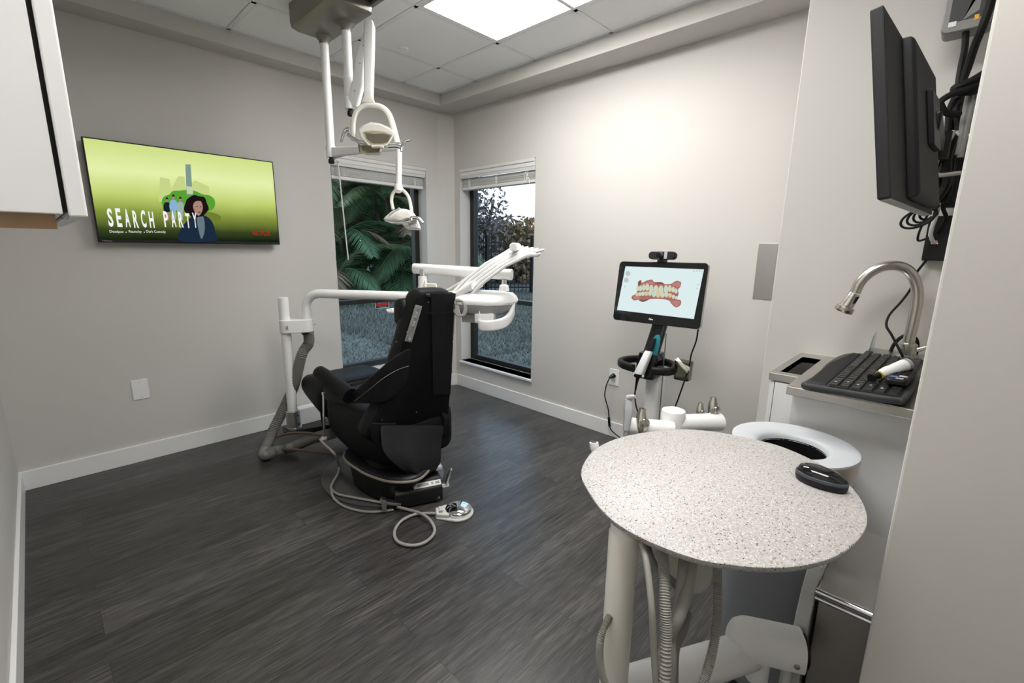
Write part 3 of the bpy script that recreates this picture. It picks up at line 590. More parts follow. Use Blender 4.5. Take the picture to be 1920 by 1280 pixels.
# light on the front pole (horizontal arm, small head near the window)
t = thing('dental_light', 'smaller cream dental light hanging low in front of the left window', 'dental light', (PA.x, PA.y, 2.0))
pole(t, PA, 1.865, 1.925)
c0 = V((PA.x, PA.y, 1.893)); c1 = PD(748, 279, 2.47); c1.z = max(c1.z, 1.885); ax = (c1-c0).normalized(); up = V((0,0,1)); sd = ax.cross(up).normalized()
obj('swing_arm', flatbar(B(), [(c0, .028, .018), (c0+ax*.05, .024, .016), (c0.lerp(c1, .5), .02, .015), (c1-ax*.02, .017, .014), (c1, .012, .013)], up, sd), 'white', t, smooth=35)
obj('brace', flatbar(B(), [(c0+ax*.0-up*.03-sd*.015, .008, .006), (c0+ax*.2+up*.005-sd*.018, .006, .004)], up, sd), 'white', t, smooth=35)
c2 = PD(747.5, 346, 2.47); obj('drop_tube', B().tube([c1+V((0,0,.012)), c1, c2], .0165, 16), 'white', t)
c3 = PD(746.5, 361, 2.47); obj('pivot', B().tube([c2, c2.lerp(c3, .2), c2.lerp(c3, .8), c3], [.0175, .022, .022, .010], 18), 'cream', t)
yoke(t, [(737, 392), (734, 376), (737, 362), (746, 354), (757, 358), (767, 372), (772, 398)], 2.47, .009)
P2 = lambda x, y, dd=0: PD(x, y, 2.47+dd)
def prof2(pts, dd, s=1): return [P2(757+(x-757)*s, 402+(y-402)*s, dd) for x, y in cat([V((x, y, 0)) for x, y in pts], 3, True) for x, y in ((x, y),)] if False else [P2(757+(p.x-757)*s, 402+(p.y-402)*s, dd) for p in cat([V((x, y, 0)) for x, y in pts], 3, True)]
hood = [(719, 411), (726, 403), (738, 394), (752, 391), (768, 394), (778, 402), (784, 414), (776, 412), (762, 413), (746, 418), (728, 415)]
hd = obj('head_shell', B().loft([prof2(hood, .10, .6), prof2(hood, .08, .95), prof2(hood, 0, 1), prof2(hood, -.06, .95), prof2(hood, -.08, .6)]), 'cream', t, smooth=50)
obj('cap_insert', B().obox(P2(742, 399, -.045), RT*.028+UP*.018, UP*.004-RT*.002, FW*.03), 'silver', hd, smooth=0, bevel=.003)
low = [(754, 418), (768, 413), (782, 412), (789, 430), (776, 431), (762, 429)]
lr = obj('lower_cowl', B().loft([prof2(low, .06, .9), prof2(low, .04, 1), prof2(low, -.03, 1), prof2(low, -.045, .85)]), 'cream', t, smooth=40)
obj('lower_lens', B().loft([[P2(x, y, -.046) for x, y in ((765, 419), (779, 418), (785, 428), (768, 427))], [P2(x, y, -.052) for x, y in ((766, 420), (778, 419), (783, 427), (769, 426))]]), 'silver', lr, smooth=0)
obj('handle_bar', B().tube(cat([P2(x, y, -.075) for x, y in ((722, 413), (738, 418), (758, 417), (775, 413))], 6), .007, 10), 'chrome', t)
obj('handle_grip', B().tube(cat([P2(x, y, -.085) for x, y in ((772, 413), (772, 408), (779, 408), (787, 411), (793, 418))], 6), [.009]*19+[.008]*6, 10), 'chrome', t)
# ================================================================ DENTAL CHAIR (faces the television; we see its back)
CX = 1.392
t = thing('dental_chair', 'black leather dental chair seen from behind, facing the television', 'dental chair', (1.30, 2.25, 0))
bf = V((.371, .928, 0)).normalized(); br_ = V((bf.y, -bf.x, 0))          # base axes: forward, right
BO = V((1.262, 1.878, 0))                                               # middle of the pump cover's rear face, on the floor
b = B().lathe([(1, 0), (1, .008), (.97, .016)], (1.315, 2.33, 0), n=56, sx=.345, sy=.39); obj('floor_plate', b, mat('dark_floor_plate', (.055, .055, .055), .35), t)
# pump cover
f = lambda r, d, z: BO+br_*r+bf*d+V((0, 0, z))
b = B().loft([[f(s*wd_, d, z) for s in (-1, 1) for d, z in (((0, .012), (0, .10), (.035, .165), (.30, .185), (.30, .012)) if s < 0 else ((.30, .012), (.30, .185), (.035, .165), (0, .10), (0, .012)))] for wd_ in (.1,)] , cap=False) if False else B()
sec = [(0, .012), (0, .088), (.045, .134), (.30, .140), (.30, .012)]
b = B().prism([f(-.128, d, z) for d, z in sec], br_*.256); pc = obj('pump_cover', b, 'black', t, smooth=0, bevel=.006)
nrm = (V((0,0,1))*.045-bf*.06).normalized()*-1; nrm = (bf*-.715+V((0,0,1))*.699); up_ = (bf*.045+V((0,0,.046))).normalized(); o0 = f(-.027, .0, .088)+up_*.016+nrm*.0008
obj('name_label', B().obox(o0+br_*.076+up_*.014, br_*.074, up_*.014, nrm*.0006), 'paperw', pc, smooth=0)
for a0, a1 in ((.012, .09), (.095, .110), (.116, .144)):
    b = B()
    for k, zz in ((0, .009), (1, .016)): b.obox(o0+br_*((a0+a1)/2)+up_*(zz+.002)+nrm*.0009, br_*((a1-a0)/2*.8), up_*.0016, nrm*.0003)
    obj('label_marks', b, 'ink', pc, smooth=0)
for s in (-1, 1): obj('screw', B().lathe([(.006, 0), (.006, .003), (.002, .004)], f(s*.105, 0, .03), -bf, 12), 'alu', pc)
for s in (-1, 1):
    a = f(s*.155, .03, 0) if s < 0 else f(.16, .06, 0)
    if s < 0: obj('stop_lever', B().obox(f(-.15, .01, .055), br_*.05+V((0,0,-.02)), bf*.018, V((0,0,.007))+br_*.003).obox(f(-.185, .0, .06), br_*.012-V((0,0,.005)), bf*.02, V((0,0,.030))), 'alu', t, smooth=0, bevel=.004)
    else: obj('stop_lever', B().obox(f(.165, .02, .13), br_*.007, bf*.014, V((0,0,.045))+br_*.015).obox(f(.146, .02, .085), br_*.022, bf*.012, V((0,0,.01))), 'alu', t, smooth=0, bevel=.004)
obj('base_bracket', B().obox(f(.125, .10, .165), br_*.022, bf*.04, V((0,0,.018))), 'silver', t, smooth=0, bevel=.015, seg=4)
# lift hull with trim strip and bellows
def oval(cx, cy, a, bb, z, k=28, sq=.75): return [V((cx, cy, z))+br_*(a*math.copysign(abs(math.cos(2*PI*i/k))**sq, math.cos(2*PI*i/k)))+bf*(bb*math.copysign(abs(math.sin(2*PI*i/k))**sq, math.sin(2*PI*i/k))) for i in range(k)]
hc = f(-.02, .36, 0)
HO_ = [(1.16, 2.42), (1.078, 2.34), (1.068, 2.18), (1.078, 2.06), (1.122, 1.925), (1.208, 1.850), (1.285, 1.862), (1.37, 1.925), (1.432, 2.03), (1.462, 2.16), (1.46, 2.34), (1.38, 2.43)]
hull = lambda k, z: [V((1.27+(p.x-1.27)*k, 2.25+(p.y-2.25)*k, z)) for p in cat([V((x, y, 0)) for x, y in HO_], 4, True)]
obj('lift_hull', B().loft([hull(.80, .014), hull(.83, .07), hull(.87, .13), hull(.93, .160), hull(1, .174), hull(1, .187), hull(.97, .20)]), 'black', t, smooth=50)
rim = hull(1.004, .180); obj('trim_strip', B().tube(rim+[rim[0], rim[1]], .0075, 8), 'tan', t)
rings = []
for k in range(11):
    s = .15+(.012 if k % 2 else -.006)-.002*k; rings.append(oval(1.30+.008*k, 2.22+.010*k, s, s+.12, .198+.0095*k, 28))
obj('bellows', B().loft(rings), 'rubber', t, smooth=30)
# seat: upholstered loft along +Y (cross-sections across X)
def seatsec(y, xl, xr, zb, zt, r=.06, cxo=0):
    w2, h2 = (xr-xl)/2, (zt-zb)/2; pts = rrect(2*w2, 2*h2, min(r, w2*.9, h2*.9), 5); return [V(((xl+xr)/2+px, y, (zb+zt)/2+pz)) for px, pz in pts]
obj('seat', B().loft([seatsec(2.02, CX-.20, CX+.20, .20, .40), seatsec(2.06, CX-.25, CX+.25, .17, .455), seatsec(2.18, CX-.27, CX+.27, .16, .48, .08), seatsec(2.42, CX-.275, CX+.275, .165, .485, .08), seatsec(2.60, CX-.27, CX+.27, .20, .49, .08), seatsec(2.70, CX-.265, CX+.265, .245, .50, .08)]), 'leather', t, smooth=50, sub=1)
obj('leg_rest', B().loft([seatsec(2.685, CX-.262, CX+.262, .25, .502, .08), seatsec(2.78, CX-.265, CX+.265, .275, .515, .085), seatsec(2.95, CX-.265, CX+.265, .335, .515, .085), seatsec(3.07, CX-.25, CX+.25, .37, .505, .06), seatsec(3.115, CX-.22, CX+.22, .40, .475, .03)]), 'leather', t, smooth=50, sub=1)
rd = PN(607, 742, (CX-.285, 0, 0), (1, 0, 0)); r2 = PN(608, 820, (CX-.29, 0, 0), (1, 0, 0))
obj('seat_piping', B().tube(cat([V((CX-.27, 2.69, .22)), V((CX-.28, 2.69, .36)), V((CX-.255, 2.69, .485)), V((CX-.1, 2.69, .508)), V((CX+.15, 2.69, .508))], 6), .006, 6), 'rubber', t)
obj('arm_support_rod', B().tube([rd+V((0,.01,.02)), rd, r2, r2-V((0,0,.02))], .008, 10), 'chrome', t)
obj('rod_knob', B().lathe([(.014, -.012), (.016, 0), (.014, .016), (.006, .02)], r2-V((.0, 0, .005)), (-1, 0, 0), 14), 'cream', t)
# back rest: tapered upright shell, silhouette traced on its own leaning plane
bl0 = V((CX, 2.05, .30)); bln = V((0, -1, -.13)).normalized()             # rear plane leans toward us at the top
bk = lambda x, y, d=0: PN(x, y, bl0, bln)-bln*d                           # d = metres in front of the rear face
outl = [(788, 553), (800, 548), (838, 547), (850, 556), (853, 580), (851, 640), (848, 700), (843, 760), (838, 812), (828, 835), (805, 838), (760, 840), (716, 834), (692, 826), (690, 812), (702, 788), (714, 765), (730, 726), (748, 676), (764, 622), (776, 580)]
def scaled(o, sx_, sy_): cx_ = sum(p[0] for p in o)/len(o); cy_ = sum(p[1] for p in o)/len(o); return [(cx_+(x-cx_)*sx_, cy_+(y-cy_)*sy_) for x, y in o]
ring = lambda s, d: [p for p in cat([bk(x, y, d) for x, y in scaled(outl, s, .5+s/2)], 3, True)]
bkr = obj('back_rest', B().loft([ring(.93, -.004), ring(.985, .002), ring(1, .015)]), 'seatback', t, smooth=50)
ob2 = lambda s, d, up=0: [p+V((0,0,up)) for p in cat([bk(x, y, d) for x, y in scaled(outl, s, .5+s/2)], 3, True)]
obj('back_cushion', B().loft([ob2(.99, .015), ob2(1.03, .035), ob2(1.04, .075), ob2(.98, .105), ob2(.8, .12)]), 'leather', t, smooth=50)
# small rivets along the shell
for x, y in ((846, 562), (802, 566), (762, 622), (742, 640), (848, 640), (716, 786), (750, 806), (802, 793), (780, 772), (838, 700)):
    obj('rivet', B().lathe([(.0035, 0), (.003, .0015), (.001, .002)], bk(x, y, -.004), bln, 8), 'alu', t)
# head rest with its strap over the top
hr0 = bk(812, 575, .09)
obj('head_rest', B().loft([[V((CX+.01+x, hr0.y+.03+a_, hr0.z-.045+c_)) for a_, c_ in rrect(.10*k, .15*k, .045*k, 5)] for x, k in ((-.112, .6), (-.106, .9), (-.09, 1), (.09, 1), (.106, .9), (.112, .6))]), 'leather', t, smooth=60)
sl, sr = (800, 843), (805, 842)
def strip(rows, d, th, m, nm):      # rows of pixel spans on the back plane
    return obj(nm, B().shell([[bk(x0_+(x1_-x0_)*i/4, y_, -d) for i in range(5)] for x0_, x1_, y_ in rows], bln*th), m, t, smooth=50)
strip([(806, 852, 549), (806, 851, 565), (807, 848, 590), (808, 846, 640), (809, 845, 690), (810, 842, 738)], .006, .006, 'leather', 'back_strap')
strip([(801, 842, 584), (801, 842, 588)], .012, .003, 'leather', 'strap_seam')
a, c_ = bk(793, 549, .0), bk(848, 545, 0)
b = B(); g = []
for i in range(5):
    q0 = bk(797+53*i/4, 556-1.5*i/4, -.012); row = []
    for k in range(9):
        an = PI*k/8; row.append(q0+V((0,0,1))*.014*math.sin(an)+V((0,1,0))*.075*(1-math.cos(an))/2)
    g.append(row)
obj('top_strap', B().shell(g, (0, 0, .008)), 'leather', t, smooth=60)
# slotted metal adjuster plates either side
def slotted(pts, lab=None):
    (xa, ya), (xb, yb) = pts; a, c = bk(xa, ya, -.006), bk(xb, yb, -.006); ax_ = (c-a).normalized(); sd_ = ax_.cross(bln).normalized()
    pl = obj('adjuster_plate', B().obox((a+c)/2, ax_*(c-a).length/2, sd_*.021, bln*.004), 'alu', t, smooth=0, bevel=.003)
    obj('slot', B().obox((a+c)/2+bln*.0042, ax_*(c-a).length*.42, sd_*.009, bln*.0006), 'hosed', pl, smooth=0, bevel=.0005)
    for f_ in (.22, .30, .46, .54, .92): obj('notch', B().obox(a.lerp(c, f_)+bln*.0055+sd_*(.004 if f_ != .92 else 0), ax_*.008, sd_*.008, bln*.003), 'chrome', pl, smooth=0, bevel=.002)
slotted(((784, 572), (764, 640)))
a, c = bk(852, 580, -.0), bk(849, 632, 0); obj('edge_bar', B().tube([a, c], .006, 8), 'alu', t)
obj('bolt', B().ball(bk(846, 695, -.006), .007), 'alu', t)
# lower leather skirt and side pad
def drape(rows, d0, m, nm, wav=.012, th=.006):
    g = []
    for r_i, (x0_, x1_, y_) in enumerate(rows):
        g.append([bk(x0_+(x1_-x0_)*i/10, y_, -d0-wav*math.sin(i*1.15+r_i*.5)*r_i/len(rows)-.05*(1-abs(i/5-1)**2)*r_i/len(rows)) for i in range(11)])
    return obj(nm, B().shell(g, bln*th), m, t, smooth=60, sub=1)
g = []
for r_i, (x0_, x1_, y_, Y_) in enumerate(((712, 834, 795, 2.015), (712, 830, 812, 1.985), (714, 827, 830, 1.955), (716, 827, 846, 1.925), (730, 827, 862, 1.900), (744, 824, 874, 1.885), (758, 812, 884, 1.875), (770, 798, 890, 1.872))):
    g.append([PX(x0_+(x1_-x0_)*i/10, y_, 1, Y_-.010*math.sin(i*1.15+r_i*.5)*r_i/8+.03*(i/5-1)**2*r_i/8) for i in range(11)])
obj('leather_skirt', B().shell(g, (0, -.006, 0)), 'leather', t, smooth=60, sub=1)
drape([(694, 742, 790), (690, 740, 806), (692, 738, 822), (706, 736, 838)], .008, 'leather', 'hip_flap', .004)
obj('hip_pad', B().loft([[bk(x, y, dd) for x, y in scaled([(826, 772), (838, 776), (838, 818), (832, 824), (822, 822)], k, k)] for k, dd in ((.7, -.03), (1, -.012), (1.05, .06), (.9, .09))]), 'leather', t, smooth=50)
obj('far_arm_pad', B().ball(bk(840, 778, .08), .03, .06, .05), 'leather', t)
# arm rests: padded roll in front, leather sling back to the shell
def sling(side):
    s = -1 if side == 'l' else 1
    return s
ax0, ax1 = PN(598, 697, (1.04, 0, 0), (1, 0, 0)), PN(657, 742, (1.08, 0, 0), (1, 0, 0))
path = cat([ax0, ax0.lerp(ax1, .35), ax0.lerp(ax1, .7), ax1], 4)
obj('arm_rest', B().tube([ax0-(ax1-ax0).normalized()*.012]+path, [.018]+[.038+.006*min(1, i/3) for i in range(len(path))], 14), 'leather', t, smooth=60)
obj('arm_rest', B().tube([p+V((2*(CX-p.x), 0, 0)) for p in path], .042, 14), 'leather', t, smooth=60)
lo = [(600, 742), (618, 757), (634, 756), (652, 756), (690, 756), (714, 754), (738, 742)]
hi = [(588, 690), (604, 702), (626, 724), (650, 738), (690, 700), (728, 676), (772, 648)]
pl_o, pl_n = V((1.09, 2.75, .6)), V((.9, .10, 0)).normalized()
def slp(x, y, k): # surface that sweeps from the arm roll to the back shell
    d0 = PN(x, y, (1.10, 0, 0), (1, 0, 0)); d1_ = bk(x, y, -.01); s = max(0, min(1, (x-640)/110)); return d0.lerp(d1_, s*s*(3-2*s))
mid_hi = [(644, 752), (662, 734), (684, 714), (706, 694), (728, 674), (750, 658), (770, 648)]; mid_lo = [(646, 757), (660, 757), (680, 757), (700, 757), (722, 755), (742, 742), (762, 716)]
g = [[slp(h_[0]+(l_[0]-h_[0])*i/5, h_[1]+(l_[1]-h_[1])*i/5, 0) for i in range(6)] for h_, l_ in zip(mid_hi, mid_lo)]
obj('arm_sling', B().shell(g, V((.014, .012, 0))), 'leather', t, smooth=60, sub=1)
obj('stitch_highlight', B().tube(cat([slp(x, y, 0)+V((-.006, -.008, 0)) for x, y in ((664, 751), (690, 730), (716, 708), (742, 692), (764, 684))], 5), .0015, 5), 'hosed', t)  # paler line paints the faint highlight along the sling stitch
g = [[slp(h_[0]+(l_[0]-h_[0])*i/4, h_[1]+(l_[1]-h_[1])*i/4, 0)+V((.0, -.01-.03*math.sin(PI*i/4), 0)) for i in range(5)] for h_, l_ in zip([(600, 712), (616, 728), (636, 744), (650, 752)], [(602, 744), (616, 756), (634, 758), (650, 758)])]
obj('arm_wrap', B().shell(g, V((.012, .008, 0))), 'leather', t, smooth=60, sub=1)
g = [[bk(x0_, y0_, .03+.02*i).lerp(bk(x1_, y1_, .08), i/3) for i in range(4)] for x0_, y0_, x1_, y1_ in ((848, 640, 850, 640), (846, 655, 859, 660), (845, 672, 856, 668), (845, 690, 847, 680))]
obj('arm_sling', B().shell(g, V((0, .02, 0))), 'leather', t, smooth=50)
# cables out of the pump
cbl = lambda nm, lab, pts, r, m, z=.0: tag(obj(nm, B().tube(cat(pts, 8), r, 10), m), lab, 'cable')
F0 = lambda x, y, z=.012: PX(x, y, 2, z)
cbl('floor_cable', 'upper grey cable looping from under the chair seat round to its pump', [PX(600, 824, 0, 1.04), PX(612, 836, 0, 1.03), PX(627, 851, 0, 1.0)]+[F0(x, y, .028) for x, y in ((635, 872), (633, 888), (624, 904), (621, 916), (634, 926), (662, 932), (700, 939), (728, 944))], .0068, 'hose')
cbl('floor_cable', 'lower grey cable curving on the floor along the chair base plate edge', [F0(x, y, .030 if k < 2 else .009) for k, (x, y) in enumerate(((622, 917), (623, 928), (630, 938), (644, 948), (668, 956), (696, 959.5), (724, 957), (738, 955)))], .0066, 'hose')
# foot control
fp = F0(856, 961, .0)
t = thing('foot_control', 'polished round foot control disc on the floor with a cable loop', 'foot control', (fp.x, fp.y, 0))
q0, q1 = F0(823, 966, 0), F0(860, 961, 0); dv = (q1-q0); dv.z = 0; dv.normalize(); sv = V((-dv.y, dv.x, 0)); cc = F0(858, 962, 0)
pts = [cc+(dv*math.cos(a_)+sv*math.sin(a_))*.083 for a_ in [math.radians(-105+210*i/20) for i in range(21)]]+[cc-dv*.115+sv*.032, cc-dv*.115-sv*.032]
obj('base', B().prism(pts, (0, 0, .012)).prism([cc-dv*.05+sv*.052+V((0,0,.012)), cc-dv*.112+sv*.03+V((0,0,.012)), cc-dv*.112-sv*.03+V((0,0,.012)), cc-dv*.05-sv*.052+V((0,0,.012))], (0,0,.018)), 'lgrey', t, smooth=0, bevel=.004)
obj('disc', B().lathe([(.066, .012), (.068, .02), (.068, .032), (.06, .040), (.04, .046), (.015, .049), (.002, .0495)], cc+dv*.005, n=40), 'chrome', t)
obj('selector_knob', B().lathe([(.008, 0), (.008, .010), (.005, .014)], cc-dv*.09+sv*.012+V((0,0,.03)), n=14), 'cream', t); obj('lock_screw', B().lathe([(.011, 0), (.011, .003)], cc-dv*.088-sv*.014+V((0,0,.03)), n=16), 'alu', t)
pth = cat([cc-dv*.105+V((0,0,.014))]+[F0(x, y, z) for x, y, z in ((800, 962, .012), (775, 965, .012), (752, 977, .012), (740, 995, .012), (743, 1012, .012), (760, 1021, .012), (785, 1021, .012), (806, 1010, .012), (815, 994, .012), (808, 977, .024), (796, 966, .028), (782, 960, .02), (765, 955, .014), (745, 950, .04))], 8)
obj('cable_loop', B().tube(pth, .0075, 10), 'hose', t)
# ================================================================ DELIVERY UNIT ON ITS POST
PO = V((1.085, 3.085, 0))
t = thing('delivery_unit', 'white dental delivery unit: post, bent arm and instrument head, over the chair', 'delivery unit', PO)
obj('post', B().tube([PO+V((0,0,.17)), PO+V((0,0,1.028))], .031, 24), 'white', t, bevel=.003)
sk = obj('post_socket', B().lathe([(.05, .135), (.05, .15), (.043, .152), (.043, .262), (.036, .268), (.033, .262)], PO, n=28), 'alu', t)
for z in (.175, .235):
    q_ = PO+V((.016, -.04, z)); obj('set_screw', B().lathe([(.006, 0), (.006, .003), (.002, .004)], q_, V((.35, -.94, 0)), 10), 'black', sk)
obj('mount_bracket', B().obox(PO+V((.17, -.06, .128)), V((.235, -.075, 0)), V((.014, .044, 0)), V((0,0,.014))), 'dsteel', t, smooth=0, bevel=.004)
obj('bracket_brace', B().obox(PO+V((.20, -.075, .10)), V((.14, -.04, 0)), V((.01, .03, 0)), V((0,0,.016))), 'dsteel', t, smooth=0, bevel=.004)
# clamp
cl_ = thing_ = None
cb = PX(552, 609, 1, PO.y); zc_ = cb.z
va = PX(573, 560, 1, PO.y-.05)                                             # vertical leg of the bent arm
AV = V((1.205, 3.03, 0))
b = B().prism(onf(rrect(.20, .105, .045, 5), (PO+V((AV-PO)))*.5+PO*.5-V((0,0,0))+V((0,0,zc_-.042)), (AV-PO).normalized(), V((0,0,1)).cross((AV-PO).normalized())), (0, 0, .084))
cp = obj('arm_clamp', b, 'white', t, smooth=35, bevel=.004)
dn = V((.30, -.95, 0)); obj('lock_screw', B().lathe([(.014, 0), (.014, .004), (.009, .0045), (.009, .002)], PO+V((-.005, -.054, zc_-.003)), dn, 14), 'alu', cp)
obj('pin_hole', B().lathe([(.004, 0), (.003, .0015)], PO+V((.155, -.087, zc_+.004)), dn, 8), 'ink', cp)
# bent arm: up out of the clamp, across, then up to the beam
e_ = PD(772, 553, 2.88); hz = 1.052
e_.z = hz; s_ = V((AV.x, AV.y, hz)); dh = (e_-s_).normalized(); tip = PD(791, 517, 2.86); tip.x, tip.y = e_.x+dh.x*.075, e_.y+dh.y*.075
r_ = .10; pts = [V((AV.x, AV.y, zc_+.03)), V((AV.x, AV.y, hz-r_))]
for k in range(1, 9): a_ = PI/2*k/8; pts.append(V((AV.x, AV.y, hz-r_))+dh*r_*(1-math.cos(a_))+V((0,0,1))*r_*math.sin(a_))
e2 = V((tip.x, tip.y, hz)); r2_ = .075
pts.append(e2-dh*r2_)
for k in range(1, 9): a_ = PI/2*k/8; pts.append(e2-dh*r2_+dh*r2_*math.sin(a_)+V((0,0,1))*r2_*(1-math.cos(a_)))
pts.append(V((tip.x, tip.y, tip.z)))
obj('bent_arm', B().tube(pts, .0285, 24), 'white', t, smooth=50)
obj('arm_pivot', B().tube([tip, tip+V((0,0,.045))], .019, 18), 'chrome', t)
bs, be = PD(776, 503, 2.88), PD(960, 515, 2.66); ba = (be-bs).normalized()
bw = ba.cross(V((0,0,1))).normalized(); bu = bw.cross(ba)
bm_ = obj('flex_beam', B().loft([onf(rrect(.052, .064, .024, 6), p, bw, bu) for p in (bs, bs+ba*.004, be-ba*.004, be)]), 'white', t, smooth=50, bevel=.003)
for s_px in ((777, 503.5), (781, 504)): obj('screw', B().lathe([(.005, 0), (.005, .002), (.001, .003)], PD(s_px[0]+1, s_px[1], 2.84), -V((FW.x, FW.y, 0)), 10), 'grey', bm_)
ep = PD(945, 530, 2.67)
obj('head_pivot', B().tube([ep+V((0,0,.02)), ep-V((0,0,.045))], .015, 16), 'chrome', t)
hp = PD(945, 541, 2.66); obj('pivot_cap', B().lathe([(.016, .024), (.026, .018), (.03, .0), (.03, -.012)], hp, n=20), 'white', t)
# instrument head: its own frame (right = picture right, toward us)
HO = PD(905, 562, 2.60); hr = V((RT.x, RT.y, 0)).normalized(); hf = V((-FW.x, -FW.y, 0)).normalized(); hz_ = V((0,0,1))
a_ = math.radians(14); hr, hf = hr*math.cos(a_)+hf*math.sin(a_), hf*math.cos(a_)-hr*math.sin(a_)
def hd_(r, f, z): return HO+hr*r+hf*f+hz_*z
top_o = [(-.235, -.13), (-.20, .13), (.08, .155), (.185, .06), (.18, -.10), (.06, -.15)]
def hring(s, z, o=top_o, k=2): return [hd_(p.x*s, p.y*s, z) for p in cat([V((x, y, 0)) for x, y in o], k, True)]
hd = obj('head_top', B().loft([hring(1.0, -.012), hring(1.02, .0), hring(.98, .018), hring(.86, .04), hring(.6, .048)]), 'white', t, smooth=40)
obj('head_underside', B().loft([hring(.60, -.075), hring(.86, -.06), hring(.96, -.03), hring(.99, -.012)]), 'grey', t, smooth=40)
obj('junction_box', B().obox(hd_(-.055, .06, -.09), hr*.04, hf*.03, hz_*.03), 'lgrey', t, smooth=0, bevel=.006)
hb = [(.03, .13, -.055), (.03, .15, -.115), (.10, .155, -.118), (.165, .11, -.10), (.185, .05, -.06), (.18, .02, -.02)]
pth = cat([hd_(*p) for p in hb], 6)
obj('front_handle', B().loft([onf(rrect(.026, .060, .012, 3), p, (hf if i < 12 else hr), hz_) for i, p in enumerate(pth)]), 'white', t, smooth=50)
obj('handle_block', B().obox(hd_(.05, .11, -.085), hr*.055, hf*.03, hz_*.03), 'white', t, smooth=0, bevel=.012, seg=3)
# whip arms fanning up to the instrument holders
tipA, tipB = PD(966, 467, 2.52), PD(1004, 473, 2.38); rootA, rootB = PD(846, 552, 2.62), PD(880, 556, 2.50)
obj('whip_base', B().loft([onf(rrect(.22, .05, .02, 3), hd_(-.11+.03*k, .03, .035+.02*k), hf, hz_) for k in range(4)]), 'white', t, smooth=40)
for k in range(5):
    f = k/4; ro = rootA.lerp(rootB, f); ti = tipA.lerp(tipB, f); d_ = (ti-ro).normalized(); sd = hf; un = d_.cross(sd).normalized()
    if un.z < 0: un = -un
    secs = []
    L_ = (ti-ro).length
    for q, hw, hh in ((-.06, .010, .004), (0, .016, .007), (.25, .0155, .008), (.6, .013, .008), (.85, .016, .010), (.94, .019, .016), (1.0, .017, .015), (1.04, .012, .008)):
        p = ro+d_*(L_*q)+un*(.03*math.sin(PI*max(0, q))-.012*(q > .95)); secs.append(onf(rrect(2*hw, 2*hh, hh*.8, 3), p, sd, un))
    wh = obj('whip_arm', B().loft(secs), 'white', t, smooth=45)
    obj('whip_groove', B().obox(ro+d_*L_*.33+un*.0335, d_*L_*.10, sd*.004, un*.0012), 'lgrey', wh, smooth=0)
    obj('holder_lip', B().tube(cat([ti+d_*.004+sd*.013, ti+d_*.03+sd*.012-un*.008, ti+d_*.042-un*.012, ti+d_*.03-sd*.012-un*.008, ti+d_*.004-sd*.013], 4), .006, 8), 'white', wh)
a = PD(968, 463, 2.46); obj('whip_hub', B().tube([a-hf*.03, a+hf*.07], .022, 18), 'white', t, bevel=.004)
# thin tension rod above the whips
obj('whip_rod', B().tube([PD(832, 547, 2.64), PD(905, 505, 2.6), PD(962, 462, 2.54)], .0055, 8), 'lgrey', t)
# handle bracket by the head rest
obj('touch_pad', B().obox(PD(809, 541, 2.62), hr*.034, hz_*.030+hf*.006, hf*.008), 'cream', t, smooth=0, bevel=.006)
obj('pad_bracket', B().obox(PD(797, 541, 2.62), hr*.010+hz_*.022, hz_*.034-hr*.004, hf*.012), 'cream', t, smooth=0, bevel=.004); obj('pad_rail', B().obox(PD(828, 552, 2.58), hr*.09, hf*.03, hz_*.010), 'cream', t, smooth=0, bevel=.004)
# hanging coil of instrument tubing
for k in range(3):
    c_ = PD(862+k*2.5, 578+k, 2.46); R_ = .042-.004*k
    pth = cat([c_+RT*(-.018-.01*k)+UP*.05, c_+RT*.0+UP*.045]+[c_+RT*(R_*.62*math.sin(a_))+UP*(R_*math.cos(a_)) for a_ in [math.radians(30+30*i) for i in range(9)]]+[c_-RT*.024+UP*.02], 5)
    obj('tubing', B().tube(pth, .0065, 10), 'hose', t)
obj('tubing_clip', B().tube([PD(852, 570, 2.46), PD(852, 586, 2.46)], .008, 8), 'chrome', t)
# instrument tray at the left, under the arm
TO = PX(751, 583, 2, 1.0)
tA, tB, tC, tD = PX(723, 579, 2, 1.0), PX(776, 571, 2, 1.0), PX(800, 589, 2, 1.0), PX(735, 584, 2, 1.0)
obj('tray', B().prism([tA, PX(800, 567, 2, 1.0), PX(830, 590, 2, 1.0), PX(726, 583.5, 2, 1.0)], (0, 0, -.012)), 'lgrey', t, smooth=0, bevel=.003)
pp = tag(obj('tray_paper', B().prism([PX(733, 578.6, 2, 1.0), PX(790, 569.5, 2, 1.0), PX(815, 588.5, 2, 1.0), PX(736, 582.2, 2, 1.0)], (0, 0, .002)), 'pink', smooth=0), 'pale pink and white paper lying on the small tray behind the head rest', 'paper')
